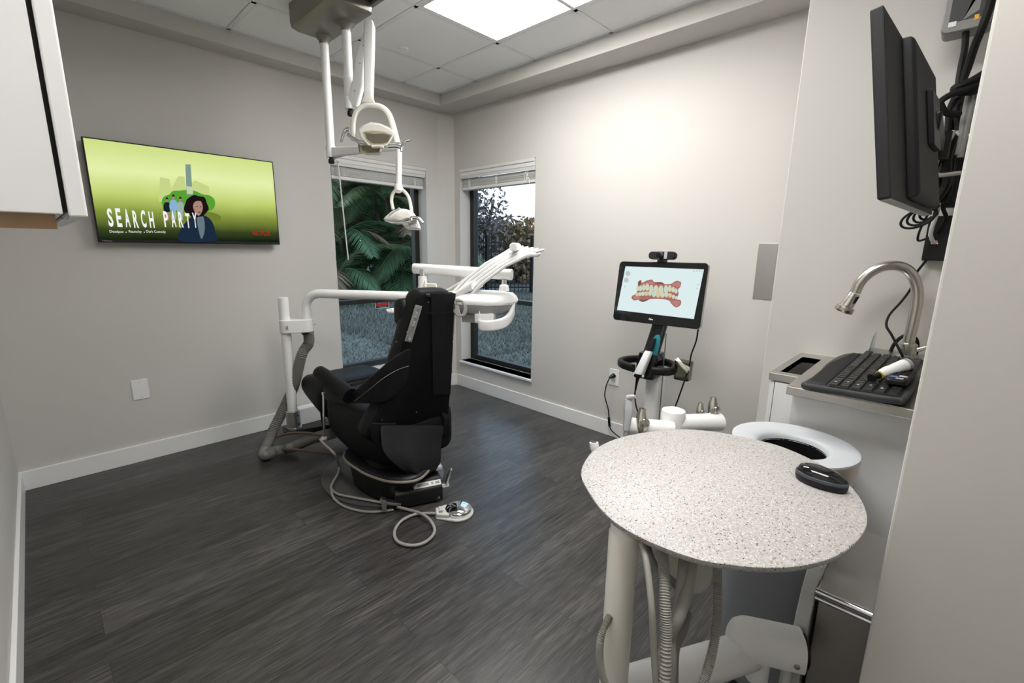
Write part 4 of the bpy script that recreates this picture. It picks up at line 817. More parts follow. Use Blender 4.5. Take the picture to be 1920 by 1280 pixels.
# corrugated umbilical hose from the clamp to the floor and under the chair
hp_ = [V((AV.x, AV.y, zc_-.045)), V((AV.x, AV.y, zc_-.12)), PD(566, 665, 3.02), PD(552, 720, 3.06), PD(535, 760, 3.12), PD(513, 805, 3.10), PD(498, 845, 3.0), PD(500, 868, 2.93), PD(518, 862, 2.98), PD(545, 842, 3.02), PD(585, 822, 2.95), PD(625, 812, 2.85)]
for p in hp_: p.z = max(p.z, .045)
hp_ = cat(hp_, 24); rr2 = [.033+.0022*math.cos(PI*i) for i in range(len(hp_))]
uh = obj('umbilical_hose', B().tube(hp_, rr2, 14), mat('corrugated_grey_hose', (.17, .165, .15), .55), t, smooth=60)
obj('hose_ring', B().lathe([(.037, 0), (.037, -.014), (.034, -.016)], (AV.x, AV.y, zc_-.042), n=24), 'alu', uh); obj('clip', B().obox(V((AV.x-.03, AV.y-.03, zc_-.05)), V((.02, 0, 0)), V((0, .012, 0)), V((0, 0, .004))), 'black', uh, smooth=0)
for z0, ps in ((.10, ((508, 842), (545, 842), (590, 846), (640, 850))), (.13, ((520, 818), (545, 812), (580, 812), (612, 818)))):
    obj('brown_tube', B().tube(cat([PD(x, y, 3.0-.05*i) for i, (x, y) in enumerate(ps)], 6), .009, 8), 'brown', t)
# foot of the supply box by the wall
jb = PX(560, 775, 1, YA-.03)
tag(obj('junction_cover', B().box((jb.x-.02, YA-.10, 0), (jb.x+.22, YA-.016, .13)), 'trim', smooth=0, bevel=.006), 'low white floor box against the baseboard behind the delivery post', 'floor box')

# ================================================================ SCANNER ON ITS STAND
SX = 2.45
sb = V((SX+.02, 1.17, 0))
t = thing('intraoral_scanner', 'wheeled scanner stand with a black touch screen showing teeth', 'scanner', sb)
TL, TR_, BR, BL = PX(1166, 489, 0, 2.45), PX(1332, 494, 0, 2.45), PX(1308, 616, 0, 2.40), PX(1145, 599, 0, 2.40)
ctr = (TL+TR_+BR+BL)/4; su = (TR_-TL+BR-BL).normalized(); sv_ = (TL-BL+TR_-BR); sv_ = (sv_-su*sv_.dot(su)).normalized(); sn = su.cross(sv_)
if sn.x > 0: sn = -sn
sw, sh = ((TR_-TL).length+(BR-BL).length)/2, ((TL-BL).length+(TR_-BR).length)/2
bz = obj('display_bezel', B().loft([onf(rrect(sw*k, sh*k, .022, 6), ctr+sn*d, su, sv_) for k, d in ((1, 0), (1, -.010))]), 'gloss', t, smooth=35, bevel=.002)
obj('display_back', B().loft([onf(rrect(sw*k, sh*k, .022, 6), ctr+sn*d, su, sv_) for k, d in ((1.004, -.010), (1.004, -.026), (.9, -.05))]), 'lgrey', t, smooth=35)
s0 = [PN(x, y, ctr, sn) for x, y in ((1173, 499), (1320, 505), (1301, 598), (1157, 581))]
mt = emis('scan_screen', (.80, .94, .95), .76)
M['scr'] = mt
scp = obj('touch_screen', B().prism([p+sn*.0005 for p in s0], sn*.0004), 'scr', bz, smooth=0)
E2 = {k: emis('scan_'+k, c, .8) for k, c in dict(gum=(.42, .17, .15), gum2=(.50, .24, .20), dark=(.20, .10, .075), tooth=(.66, .68, .50), tooth2=(.60, .70, .58), tooth3=(.72, .60, .38), icon=(.52, .60, .60)).items()}
SC = lambda x, y, d: PN(x, y, ctr+sn*(.0012+.00025*d), sn)
def sp_(nm, px, m, d, sm=True):
    pts = [SC(x, y, d) for x, y in px]; pts = cat(pts, 3, True) if sm else pts
    return obj(nm, B().add(pts, [tuple(range(len(pts)))]), E2[m], scp, smooth=0)
K = lambda x, y: (1080+x/3.2, 440+y/3.2)
sp_('gum_scan', [K(*p) for p in ((376, 280), (392, 272), (395, 288), (420, 276), (455, 268), (468, 282), (500, 284), (530, 296), (570, 294), (600, 276), (630, 284), (626, 312), (612, 330), (616, 356), (604, 386), (628, 392), (628, 420), (600, 436), (572, 414), (560, 396), (520, 386), (470, 384), (430, 390), (404, 402), (376, 390), (350, 394), (333, 380), (340, 364), (362, 352), (366, 326))], 'gum', 0)
for px in (((380, 300), (410, 290), (450, 280), (468, 292), (440, 300), (400, 306)), ((576, 296), (606, 282), (626, 292), (618, 314), (590, 306)), ((572, 400), (604, 394), (624, 404), (604, 430), (584, 416)), ((345, 372), (372, 360), (384, 378), (356, 388))): sp_('gum_patch', [K(*p) for p in px], 'gum2', 1)
for px in (((478, 290), (505, 283), (530, 294), (505, 296)), ((376, 392), (410, 390), (440, 386), (404, 403)), ((372, 284), (388, 274), (388, 300), (376, 302))): sp_('shadow_patch', [K(*p) for p in px], 'dark', 2)
for i, (x, y, w_, h_) in enumerate(((372, 322, 9, 15), (388, 320, 9, 17), (407, 316, 10, 19), (428, 314, 11, 21), (452, 322, 12, 22), (480, 328, 14, 26), (510, 330, 14, 27), (540, 326, 12, 25), (563, 322, 10, 21), (583, 328, 9, 17), (600, 336, 9, 15))):
    sp_('tooth', [K(x+w_*a, y+h_*c) for a, c in ((-.9, -.5), (0, -1), (.9, -.5), (1, .5), (.5, .95), (-.5, .95), (-1, .5))], ('tooth', 'tooth2', 'tooth')[i % 3], 3)
for i, (x, y, w_, h_) in enumerate(((366, 358, 9, 11), (384, 356, 9, 12), (402, 354, 10, 13), (422, 353, 10, 14), (444, 352, 11, 15), (468, 357, 12, 17), (493, 360, 12, 18), (518, 361, 12, 17), (542, 360, 11, 16), (564, 364, 10, 14), (584, 372, 9, 12), (602, 378, 8, 10))):
    sp_('tooth', [K(x+w_*a, y+h_*c) for a, c in ((-.9, .5), (0, 1), (.9, .5), (1, -.5), (.5, -.95), (-.5, -.95), (-1, -.5))], ('tooth3', 'tooth', 'tooth2')[i % 3], 4)
for x, y in ((312, 232), (302, 272)): sp_('jaw_icon', [K(x+14*math.cos(a_), y+15*math.sin(a_)) for a_ in [PI*i/6 for i in range(12)]], 'icon', 1)
for x, y in ((708, 217), (724, 217), (740, 218), (755, 219), (732, 300), (726, 322), (294, 312)): sp_('tool_icon', [K(x-4, y-4), K(x+4, y-4), K(x+4, y+4), K(x-4, y+4)], 'icon', 1, False)
pl = SC(1216.5, 599.5, 0); text('iTero', mat('logo_white', (.9, .9, .9), .5, emit=(1, 1, 1), estr=.8), pl, su, sv_, sn, .024, .010, bz)
# webcam clipped on top
wc = PN(1244, 481, ctr-sn*.012, sn)
wt = thing('webcam', 'small black webcam clipped on top of the scanner screen', 'webcam', wc)
o_b = wc+sn*.012+sv_*.004
obj('body', B().loft([onf(rrect(.158*k, .042*k, .019*k, 6), o_b+sn*d, su, sv_) for k, d in ((.94, -.02), (1, -.014), (1, .012), (.95, .017))]), 'blackm', wt, smooth=45)
obj('silver_band', B().obox(o_b+su*.026+sn*.0175, su*.009, sv_*.0195, sn*.001), 'silver', wt, smooth=0); ln = obj('lens_barrel', B().lathe([(.017, .012), (.017, .026), (.013, .028), (.012, .024), (.003, .023)], o_b, sn, 24), 'black', wt)
obj('lens_glass', B().lathe([(.011, .0245), (.006, .027), (.001, .0275)], o_b, sn, 20), 'gloss', ln); obj('side_window', B().obox(o_b-su*.022+sn*.0175, su*.008, sv_*.008, sn*.001), 'gloss', wt, smooth=0)
obj('clip', B().obox(o_b-sv_*.028-sn*.0, su*.02, sv_*.010, sn*.018).obox(o_b-sv_*.045-sn*.028, su*.018, sv_*.03, sn*.004), 'black', wt, smooth=0, bevel=.003)
# neck, column, handle ring
nk0, nk1, nk2 = PX(1237, 612, 0, 2.42), PX(1222, 655, 0, 2.39), PX(1212, 700, 0, 2.37)
ny = V((0, 1, 0)); 
nb = obj('neck', B().loft([onf(rrect(w_, .035, .010, 3), p, ny, V((1, 0, .15)).normalized()) for p, w_ in ((PX(1240, 600, 0, 2.44), .085), (PX(1231, 630, 0, 2.41), .088), (PX(1218, 672, 0, 2.38), .095), (PX(1213, 692, 0, 2.37), .098))]), 'gloss', t, smooth=40, bevel=.002)
obj('control_hub', B().loft([onf(rrect(w_, .12, .02, 4), p, ny, V((1, 0, 0))) for p, w_ in ((PX(1222, 660, 0, 2.40), .105), (PX(1221, 672, 0, 2.40), .13), (PX(1216, 700, 0, 2.39), .12), (PX(1216, 706, 0, 2.39), .10))]), 'gloss', t, smooth=45)
cy0 = PX(1224, 740, 0, SX).y
obj('column', B().loft([onf(rrect(.088, .10, .02, 5), (SX+.02, cy0, z), (0, 1, 0), (1, 0, 0)) for z in (.09, .40, .70)]), 'white', t, smooth=40, bevel=.002)
obj('glass_edge', B().box((SX-.032, cy0-.066, .12), (SX-.024, cy0-.063, .90)), mat('green_glass_edge', (.10, .15, .14), .2), t, smooth=0)
b = obj('wheel_base', B().lathe([(.06, .10), (.10, .095), (.11, .075), (.05, .07)], (SX+.02, cy0, 0), n=28), 'white', t)
for k in range(5):
    a_ = 2*PI*k/5+.3; dk = V((math.cos(a_), math.sin(a_), 0)); c_ = V((SX+.02, cy0, 0))
    lg = obj('base_leg', B().loft([onf(rrect(.05-.015*i, .03-.006*i, .010, 3), c_+dk*(.06+.09*i)+V((0,0,.082-.006*i)), dk.cross(V((0,0,1))), (0,0,1)) for i in range(3)]), 'white', t, smooth=45)
    obj('caster', B().lathe([(.022, -.011), (.026, -.008), (.026, .008), (.022, .011)], c_+dk*.225+V((0,0,.026)), dk.cross(V((0,0,1))), 18), 'black', lg)
def hring_(pix, nm='handle_ring'):
    pth = cat(pix, 6); obj(nm, B().loft([onf(rrect(.030, .044, .013, 4), p, (pth[min(i+1, len(pth)-1)]-pth[max(i-1, 0)]).cross(V((0,0,1))).normalized(), V((0,0,1))) for i, p in enumerate(pth)]), 'black', t, smooth=50)
HZ = .722
hx = lambda x, y: PX(x, y, 2, HZ)
hring_([hx(1188, 690), hx(1178, 687), hx(1167, 683), hx(1163, 678), hx(1172, 674.5), hx(1190, 672.5), hx(1210, 672.5)])
hring_([hx(1222, 695), hx(1240, 696.5), hx(1255, 696.5), hx(1264, 693), hx(1264, 686), hx(1252, 680), hx(1238, 677)])
# scanner wand in its cradle
w0, w1 = PX(1198, 702, 0, 2.29), PX(1217, 658, 0, 2.32); wa = (w1-w0).normalized(); wsd = V((0, 1, 0)); wup = wa.cross(wsd).normalized()
ck = obj('wand_cradle', B().loft([onf(rrect(.05, .05, .015, 4), PX(1200, 704, 0, 2.31)+wa*.03*k, wsd, wup) for k in (-.3, .3)]).loft([onf(rrect(.036, .02, .008, 3), p, wsd, wup) for p in (PX(1205, 704, 0, 2.33), PX(1214, 690, 0, 2.36))]), 'black', t, smooth=45)
obj('teal_recess', B().loft([onf(rrect(.042*k, .012, .005, 3), p, wsd, V((1, 0, 0))) for p, k in ((PX(1226, 665, 0, 2.352), .9), (PX(1229, 648, 0, 2.356), 1.1), (PX(1232, 634, 0, 2.36), 1.0), (PX(1234, 628, 0, 2.362), .5))]), 'teal', t, smooth=50)
wt = thing('scanner_wand', 'white handheld scanner wand standing in the cradle below the screen', 'scanner wand', w0)
obj('body', B().loft([onf(rrect(a, c, .010, 4), w0.lerp(w1, f), wsd, wup) for f, a, c in ((0, .044, .038), (.08, .050, .042), (.5, .046, .040), (.95, .040, .036), (1, .036, .032))]), 'white', wt, smooth=45)
w2_ = PX(1227, 634, 0, 2.335); obj('tip_sleeve', B().loft([onf(rrect(a, c, .008, 4), w1.lerp(w2_, f), wsd, wup) for f, a, c in ((0, .034, .030), (.6, .030, .026), (1, .022, .018))]), 'black', wt, smooth=45)
obj('end_cap', B().loft([onf(rrect(a, c, .010, 4), w0-wa*d, wsd, wup) for d, a, c in ((-.002, .046, .040), (.012, .044, .036), (.02, .03, .026))]), 'black', wt, smooth=45)
for s in (-1, 1): obj('side_button', B().ball(w0+wsd*s*.026-wa*.004, .008), 'white', wt)
cb_ = [w0-wa*.02, PX(1194, 715, 0, 2.31), PX(1191, 733, 0, 2.33), PX(1190.5, 745, 0, 2.34), PX(1193, 762, 0, 2.35), PX(1200, 785, 0, 2.36), PX(1206, 812, 0, 2.38), PX(1222, 826, 0, 2.42)]
obj('cable', B().tube(cat(cb_, 6), .0042, 8), 'rubber', wt); obj('strain_relief', B().tube([w0-wa*.015, PX(1194, 716, 0, 2.31), PX(1191.5, 731, 0, 2.33)], [.011, .008, .005], 10), 'rubber', wt)
# smoky bin hung on the ring, with wipes
bp_ = PX(1281, 694, 0, 2.36)
bt = thing('wipe_bin', 'smoky clear plastic bin hanging on the right of the scanner handle', 'bin', bp_-V((0, 0, .05)))
bn = lambda k, z, i=0: onf(rrect(.085*k-i, .065*k-i, .015, 4), bp_+V((0, 0, z)), (0, 1, 0), (1, 0, 0))
obj('walls', B().loft([bn(1.02, .052), bn(.95, -.048), bn(.92, -.05), bn(.95, -.044, .004), bn(1.02, .052, .005)], cap=False), 'smoke', bt, smooth=40)
obj('floor', B().loft([bn(.92, -.05), bn(.92, -.046)]), 'smoke', bt, smooth=40)
tp = [bp_+V((0, .035-.012*i, .055-.01*i)) for i in range(5)]
b = B(); rr_ = random.Random(4)
b.shell([[bp_+V((-.03+.012*j, .045-.016*i+.004*rr_.uniform(-1, 1), .055-.011*i+.012*math.sin(j*1.9+i)*rr_.uniform(.5, 1.2))) for j in range(6)] for i in range(6)], (0, 0, .003))
tag(obj('cleaning_wipe', b, 'paperw', smooth=60, sub=1), 'crumpled white wipe sticking out of the smoky bin', 'wipe')
# cords
def cord(nm, lab, pts, r, m='rubber', k=8): return tag(obj(nm, B().tube(cat(pts, k), r, 8), m), lab, 'cord')
cord('screen_cord', 'thin black cord hanging from the scanner screen down to the floor', [PX(1309, 617, 0, 2.47)]+[PX(x, y, 0, 2.50) for x, y in ((1305, 640), (1296, 665), (1292, 690), (1286, 706), (1276, 735), (1265, 764), (1250, 790), (1236, 812), (1222, 830))], .0042)
pg = thing('outlet_cord', 'black power cord running from the wall outlet down to the floor', 'cord', PX(1150, 702, 0, XB-.02))
q0 = PX(1152, 703, 0, XB-.008); q1 = PX(1143, 708, 0, XB-.045)
obj('plug', B().tube([q0, q0.lerp(q1, .5), q1], [.017, .015, .009], 12), 'black', pg)
obj('lead', B().tube(cat([q1]+[PX(x, y, 0, XB-.05) for x, y in ((1137, 722), (1134, 742), (1140, 765), (1142, 785), (1144, 802), (1152, 812), (1165, 822))], 8), .0042, 8), 'rubber', pg)
obj('inline_filter', B().tube([PX(1141.5, 782, 0, XB-.05), PX(1143, 799, 0, XB-.05)], .0095, 12), 'black', pg)
# ================================================================ ROUND TABLE WITH ASSISTANT ARM
TZ = .85
out = [PX(x, y, 2, TZ) for x, y in ((1090, 880), (1105, 922), (1140, 966), (1200, 1005), (1300, 1044), (1380, 1058), (1440, 1062), (1500, 1059), (1560, 1044), (1603, 1018), (1625, 985), (1622, 950), (1600, 915), (1570, 889), (1540, 870), (1490, 846), (1440, 829), (1350, 810), (1270, 804), (1180, 815), (1120, 838))]
# least-squares style smoothing: centre and radii, blended with an even ellipse
tc_ = sum(out, V((0,0,0)))/len(out); ring0 = cat(out, 5, True)
P0_ = V((.742, .398, 0))
t = thing('round_table', 'speckled quartz round table on a white post with a swinging arm', 'table', (P0_.x, P0_.y, .30))
def trg(s, z): return [V((tc_.x+(p.x-tc_.x)*s, tc_.y+(p.y-tc_.y)*s, z)) for p in ring0]
obj('tabletop', B().loft([trg(.965, TZ-.016), trg(.985, TZ-.014), trg(.997, TZ-.007), trg(1, TZ-.002), trg(.992, TZ)]), 'quartz', t, smooth=50)
obj('post', B().lathe([(.0295, .375), (.0295, .812), (.027, .818)], P0_, n=28), 'cream', t); obj('post_cap', B().lathe([(.027, .816), (.026, TZ-.0165)], P0_, n=28), 'white', t)
KN = V((1.13, .205, 0)); kz = .455
kq = PD(1402, 1196, 1.12); a0 = V((P0_.x+.012, P0_.y-.006, .425)); a1 = V((kq.x, kq.y, .395))
obj('lower_arm', B().loft([onf(rrect(.085, .075, .034, 5), a0.lerp(a1, f), V((.35, .93, 0)).normalized(), V((0, 0, 1))) for f in (0, .03, .97, 1)]), 'white', t, smooth=50)
k0, k1 = kq+V((0, 0, .005)), PD(1490, 1245, 1.10); kd = (k1-k0); kd.z = 0; kd.normalize(); ks = V((-kd.y, kd.x, 0))
def krng(s, z): return [k0+kd*(math.cos(a_)*.050*s)+ks*(math.sin(a_)*.046*s)+V((0,0,z)) for a_ in [math.radians(90+180*i/12) for i in range(13)]]+[k0+kd*.115-ks*.046*s+V((0,0,z)), k0+kd*.115+ks*.046*s+V((0,0,z))]
obj('elbow_cover', B().loft([krng(.90, -.034), krng(.97, -.026), krng(1, -.012), krng(.97, .006), krng(.86, .022), krng(.66, .033), krng(.35, .038)]), 'white', t, smooth=60)
obj('elbow_hub', B().lathe([(.026, -.04), (.026, -.11)], k0+kd*.03, n=24), 'white', t); obj('elbow_stop', B().lathe([(.013, -.05), (.013, -.13)], k0+kd*.09-ks*.01, n=16), 'lgrey', t)
obj('cover_screw', B().lathe([(.007, 0), (.006, .003), (.002, .004)], k0+kd*.095+(-ks if (-ks).dot(FW) < 0 else ks)*.046-V((0,0,.012)), -ks if (-ks).dot(FW) < 0 else ks, 12), 'alu', t)
obj('rotation_ring', B().tube([k0+kd*.113-V((0,0,.006)), k0+kd*.124-V((0,0,.006))], .038, 28), 'black', t)
# hoses under the top: grey, ribbed and plain
def hs(nm, pts, r, m, rib=False, lab=None):
    pth = cat(pts, 30 if rib else 8); return obj(nm, B().tube(pth, [r+(.0011 if rib else 0)*math.cos(PI*i) for i in range(len(pth))], 10), m, t, smooth=60, label=lab)
def hd2(*p):
    o = [PD(x, y, d+(.05 if i == 0 else .02 if i == 1 else 0)) for i, (x, y, d) in enumerate(p)]
    for q in o: q.z = min(q.z, TZ-.024)
    return o
hs('hose', hd2((1205, 1012, .80), (1213, 1060, .80), (1222, 1140, .79), (1226, 1220, .79), (1232, 1300, .79)), .006, 'hose')
hs('hose', hd2((1240, 1020, .84), (1244, 1060, .82), (1247, 1130, .80), (1249, 1200, .79), (1246, 1300, .78)), .0095, 'hose', True, 'ribbed grey hose')
hs('hose', hd2((1284, 1030, .84), (1280, 1075, .84), (1272, 1140, .84), (1258, 1190, .83), (1258, 1240, .82), (1252, 1310, .82)), .0105, 'hose')
hs('hose', hd2((1300, 1034, .83), (1292, 1090, .83), (1276, 1150, .82), (1262, 1178, .82), (1248, 1210, .83), (1238, 1260, .83), (1236, 1310, .83)), .0105, 'hose')
hs('hose', hd2((1288, 1150, .86), (1280, 1180, .85), (1264, 1220, .85), (1262, 1310, .84)), .0095, 'hosed')
hs('hose', hd2((1345, 1050, .86), (1345, 1090, .85), (1345, 1150, .84), (1338, 1210, .82), (1325, 1260, .81), (1306, 1310, .80)), .0078, 'hose', True, 'ribbed grey hose')
hs('hose', hd2((1165, 1135, .90), (1142, 1158, .90), (1127, 1195, .90), (1125, 1235, .90), (1132, 1272, .90), (1146, 1300, .90)), .0065, 'hose', True, 'ribbed grey hose')
hs('hose', hd2((1212, 1012, .88), (1218, 1040, .88), (1232, 1065, .90), (1256, 1085, .92), (1272, 1102, .93)), .0075, 'hosed')
# hanging canister
cp_ = PD(1296, 1045, 1.02)
obj('canister', B().lathe([(.050, .055), (.050, .0), (.0505, -.008), (.048, -.012), (.045, -.045), (.036, -.062), (.026, -.066)], cp_, n=36), 'trans', t, smooth=50)
obj('canister_lid', B().lathe([(.053, .055), (.053, .07), (.045, .074)], cp_, n=36), 'cream', t)
# holder bar behind the top
bz_ = .822
A0, A1, A2 = PX(1172, 798, 2, bz_), PX(1262, 806, 2, bz_-.01), PX(1352, 790, 2, bz_-.005)
obj('holder_bar', B().tube([A0, A0+(A1-A0)*.02, A1], [.024, .0275, .0275], 22), 'white', t, bevel=.003); dA = (A2-A1).normalized()
b1 = PX(1262, 794, 2, bz_)
obj('holder_bar', B().tube([b1, A2-dA*.004, A2], [.0285, .0285, .022], 22), 'white', t, bevel=.003)
obj('bar_knuckle', B().lathe([(.036, -.06), (.038, -.05), (.038, .03), (.035, .042), (.02, .048), (.003, .049)], PX(1261, 792, 2, bz_), n=32), 'white', t)
obj('bar_bracket', B().obox(PX(1261, 830, 2, bz_-.035), V((.10, .02, 0)), V((-.004, .02, 0)), V((0, 0, .008))), 'cream', t, smooth=0, bevel=.004)
# handpieces resting in the holders
def depth(p): return (V(p)-EYE).dot(FW)
dA0, dA1 = depth(A0), depth(A2)
hp = thing('air_syringe', 'grey air and water syringe at the left end of the holder bar', 'syringe', PD(1178, 805, dA0-.03), 'handpieces in the holder bar')
obj('handle', B().loft([onf(rrect(a, c, .006, 3), PD(x, y, dA0-.03), RT, FW) for x, y, a, c in ((1174, 806, .020, .018), (1176, 790, .021, .020), (1178, 772, .026, .026), (1178, 760, .026, .026), (1178.5, 749, .020, .022))]), 'silver', hp, smooth=50)
obj('nozzle', B().tube([PD(1178, 746, dA0-.03), PD(1184, 744, dA0-.04), PD(1191, 743, dA0-.05)], [.010, .008, .005], 12), 'silver', hp); obj('hose_stub', B().tube([PD(1174, 806, dA0-.03), PD(1173, 822, dA0-.03)], .008, 8), 'hose', hp)
def valve(nm, lab, x, y, d, s):
    h = thing(nm, lab, 'suction valve', PD(x, y+16*s, d), 'handpieces in the holder bar'); p = lambda dx, dy, dd=0: PD(x+dx*s, y+dy*s, d+dd)
    obj('body', B().tube([p(0, 24), p(0, 14), p(0, 4), p(0, -8), p(1, -16), p(2, -20)], [.010*s, .017*s, .0175*s, .015*s, .011*s, .0115*s], 16), 'nickel', h)
    obj('bore', B().lathe([(.0085*s, 0), (.007*s, .001)], p(2.2, -20.6), (p(2, -20)-p(1, -16)).normalized(), 14), 'ink', h); obj('valve_disc', B().lathe([(.013*s, .014*s), (.013*s, .020*s), (.009*s, .021*s)], p(0, 4), -FW+RT*.5, 18), 'nickel', h)
    obj('lever', B().obox(p(-3, 6, -.016), RT*.003+UP*.001, UP*.010*s, FW*.003), 'nickel', h, smooth=0, bevel=.001)
    obj('hose_stub', B().tube([p(0, 22), p(0, 40)], .0095*s, 10), 'hosed', h)
valve('suction_valve', 'steel suction valve with an open bore, left half of the holder bar', 1203, 787, dA0-.02, 1.05)
valve('suction_valve', 'small steel saliva valve, right of the bar knuckle', 1313, 770, dA1-.0, .72)
valve('suction_valve', 'tall steel suction valve near the right end of the holder bar', 1337, 764, dA1-.0, .95)
h = thing('suction_tip', 'white tube end with a dark bore poking out at the left of the table', 'suction tip', PD(1112, 838, 1.22), 'handpieces in the holder bar')
obj('tube_end', B().tube([PD(1118, 852, 1.22), PD(1114, 836, 1.22), PD(1113.5, 829, 1.22)], [.011, .0125, .012], 16), 'white', h); obj('bore', B().lathe([(.008, 0), (.007, .001)], PD(1113.4, 828, 1.22), (0, 0, 1), 14), 'ink', h)
obj('hose_stub', B().tube(cat([PD(1118, 852, 1.22), PD(1128, 880, 1.20), PD(1150, 930, 1.15), PD(1190, 980, 1.05)], 6), .009, 8), 'hose', h)
# mouse
mo = PX(1538, 908, 2, TZ); md_ = (PX(1578, 922, 2, TZ)-PX(1498, 893, 2, TZ)); md_.z = 0; md_.normalize(); ms = V((-md_.y, md_.x, 0))
t = thing('computer_mouse', 'black wireless mouse with a slate rim on the quartz table', 'mouse', (mo.x, mo.y, TZ))
def mr_(k, z, a=.052, c=.030, off=0): return [V((mo.x, mo.y, TZ+z))+md_*(off+a*k*math.cos(q))+ms*(c*k*math.sin(q)*(1-.10*math.cos(q))) for q in [2*PI*i/28 for i in range(28)]]
obj('base', B().loft([mr_(.90, .001), mr_(.97, .004), mr_(1, .010), mr_(1.0, .016)]), 'black', t, smooth=60)
obj('side_band', B().loft([mr_(1.004, .0155), mr_(1.008, .018), mr_(.99, .0225), mr_(.965, .023)]), 'slate', t, smooth=60)
obj('top_shell', B().loft([mr_(.968, .0225), mr_(.92, .027), mr_(.78, .034, off=-.004), mr_(.5, .0385, off=-.006), mr_(.2, .040, off=-.006)]), 'gloss', t, smooth=60)
obj('scroll_wheel', B().lathe([(.008, -.003), (.009, 0), (.008, .003)], V((mo.x, mo.y, TZ+.031))-md_*.03, ms, 16), 'rubber', t)

# ================================================================ TRASH CAN
tcx, tcy, tz = 1.521, .281, .80
t = thing('trash_can', 'grey round trash can with a pale flared rim and black liner', 'trash can', (tcx, tcy, 0))
LT = lambda prof, n=48: B().lathe(prof, (tcx, tcy, 0), n=n, cap=False)
obj('body', LT([(.002, .004), (.125, .004), (.140, .012), (.152, .05), (.157, .15), (.160, .50), (.160, tz-.07)]), 'canb', t, smooth=50)
obj('shroud', LT([(.158, tz-.085), (.163, tz-.066), (.1665, tz-.045), (.1665, tz-.006)]), 'canb2', t, smooth=40)
obj('rim', LT([(.1665, tz-.006), (.1660, tz-.001), (.163, tz), (.15, tz-.0008), (.125, tz-.003), (.108, tz-.006), (.098, tz-.010), (.091, tz-.017), (.088, tz-.030)], 56), 'canw', t, smooth=60)
bg_ = []
for k in range(6):
    z = tz-.026-.04*k; bg_.append([V((tcx+(.088+.004*k+.007*math.sin(7*q+k)*min(k, 2)*.5)*math.cos(q), tcy+(.088+.004*k+.007*math.sin(5*q+2*k)*min(k, 2)*.5)*math.sin(q), z)) for q in [2*PI*i/40 for i in range(40)]])
bg_.append([V((tcx+.002*math.cos(q), tcy+.002*math.sin(q), tz-.28)) for q in [2*PI*i/40 for i in range(40)]])
obj('liner_bag', B().loft(bg_, cap=False), 'bag', t, smooth=60)

# ================================================================ SINK CABINET, COUNTER, FAUCET
CZ = .939; s_ = .63
fx1, fx2 = 1.78, 1.634
y1L, y1R, y2L = .431, .340, .340
t = thing('sink_cabinet', 'white laminate cabinet under the stainless sink counter', 'cabinet', (2.0, .2, 0))
obj('carcass', B().box((1.80, .409, .09), (XC-.001, .427, CZ-.03)).box((1.80, -.45, .09), (XC-.001, .409, .108)).box((XC-.02, -.45, .108), (XC-.001, .409, CZ-.03)).box((1.80, -.45, CZ-.12), (1.815, .409, CZ-.03)), 'lam', t, smooth=0, bevel=.001)
obj('toe_kick', B().box((1.86, -.45, 0), (XC-.001, .42, .09)), 'blackm', t, smooth=0)
obj('door', B().box((1.782, -.45, .095), (1.7995, .410, CZ-.032)), 'lam', t, smooth=0, bevel=.002)
obj('sink_front', B().box((1.706, -.45, .095), (1.7145, .336, CZ-.03)).box((1.7145, .326, .095), (1.7815, .336, CZ-.03)), 'lam', t, smooth=0, bevel=.001)
obj('end_strip', B().box((1.785, .4125, .095), (1.7998, .4275, CZ-.032)), 'lam', t, smooth=0, bevel=.001)
t = thing('sink_counter', 'brushed stainless counter with a waste chute and a sink under the keyboard', 'counter', (2.0, .2, CZ-.03))
def slab_hole(x0, x1, y0, y1, hx0, hx1, hy0, hy1, z0, z1):
    return B().box((x0, y0, z0), (hx0, y1, z1)).box((hx1, y0, z0), (x1, y1, z1)).box((hx0, y0, z0), (hx1, hy0, z1)).box((hx0, hy1, z0), (hx1, y1, z1))
c1 = (1.84, 2.16, .352, .405)
hA, hB_, hC = PX(1463, 696, 2, CZ), PX(1500, 668, 2, CZ), PX(1538, 673, 2, CZ)
obj('chute_deck', slab_hole(fx1, XC, .30, y1L, hA.x, hB_.x, .338, hA.y, CZ-.022, CZ), 'steel', t, smooth=0)
def basin(x0, x1, y0, y1, z, dep, wt=.003):
    b = B().box((x0-wt, y0-wt, z-dep), (x1+wt, y1+wt, z-dep+wt)); b.box((x0-wt, y0-wt, z-dep), (x0, y1+wt, z)).box((x1, y0-wt, z-dep), (x1+wt, y1+wt, z)).box((x0, y0-wt, z-dep), (x1, y0, z)).box((x0, y1, z-dep), (x1, y1+wt, z)); return b
obj('waste_chute', basin(hA.x, hB_.x, .338, hA.y, CZ-.001, .16), 'steel', t, smooth=0)
obj('sink_deck', slab_hole(fx2, 2.05, .0, y2L, 1.716, 1.99, .058, y2L-.05, CZ-.0215, CZ+.001).box((2.05, -.45, CZ-.0215), (XC, y2L, CZ+.001)).box((fx2, -.45, CZ-.0215), (2.05, 0, CZ+.001)), 'steel', t, smooth=0)
obj('front_apron', B().box((fx2-.002, -.45, CZ-.028), (fx2+.004, y2L, CZ-.001)), 'steel', t, smooth=0, bevel=.0015); obj('chute_apron', B().box((fx1-.001, .341, CZ-.028), (fx1+.004, y1L, CZ-.001)), 'steel', t, smooth=0, bevel=.0015)
obj('sink_bowl', basin(1.716, 1.99, .058, y2L-.05, CZ-.001, .15), 'steeld', t, smooth=0)
obj('faucet_ledge', B().box((2.045, -.45, CZ), (XC, .20, CZ+.06)), 'steel', t, smooth=0, bevel=.004)
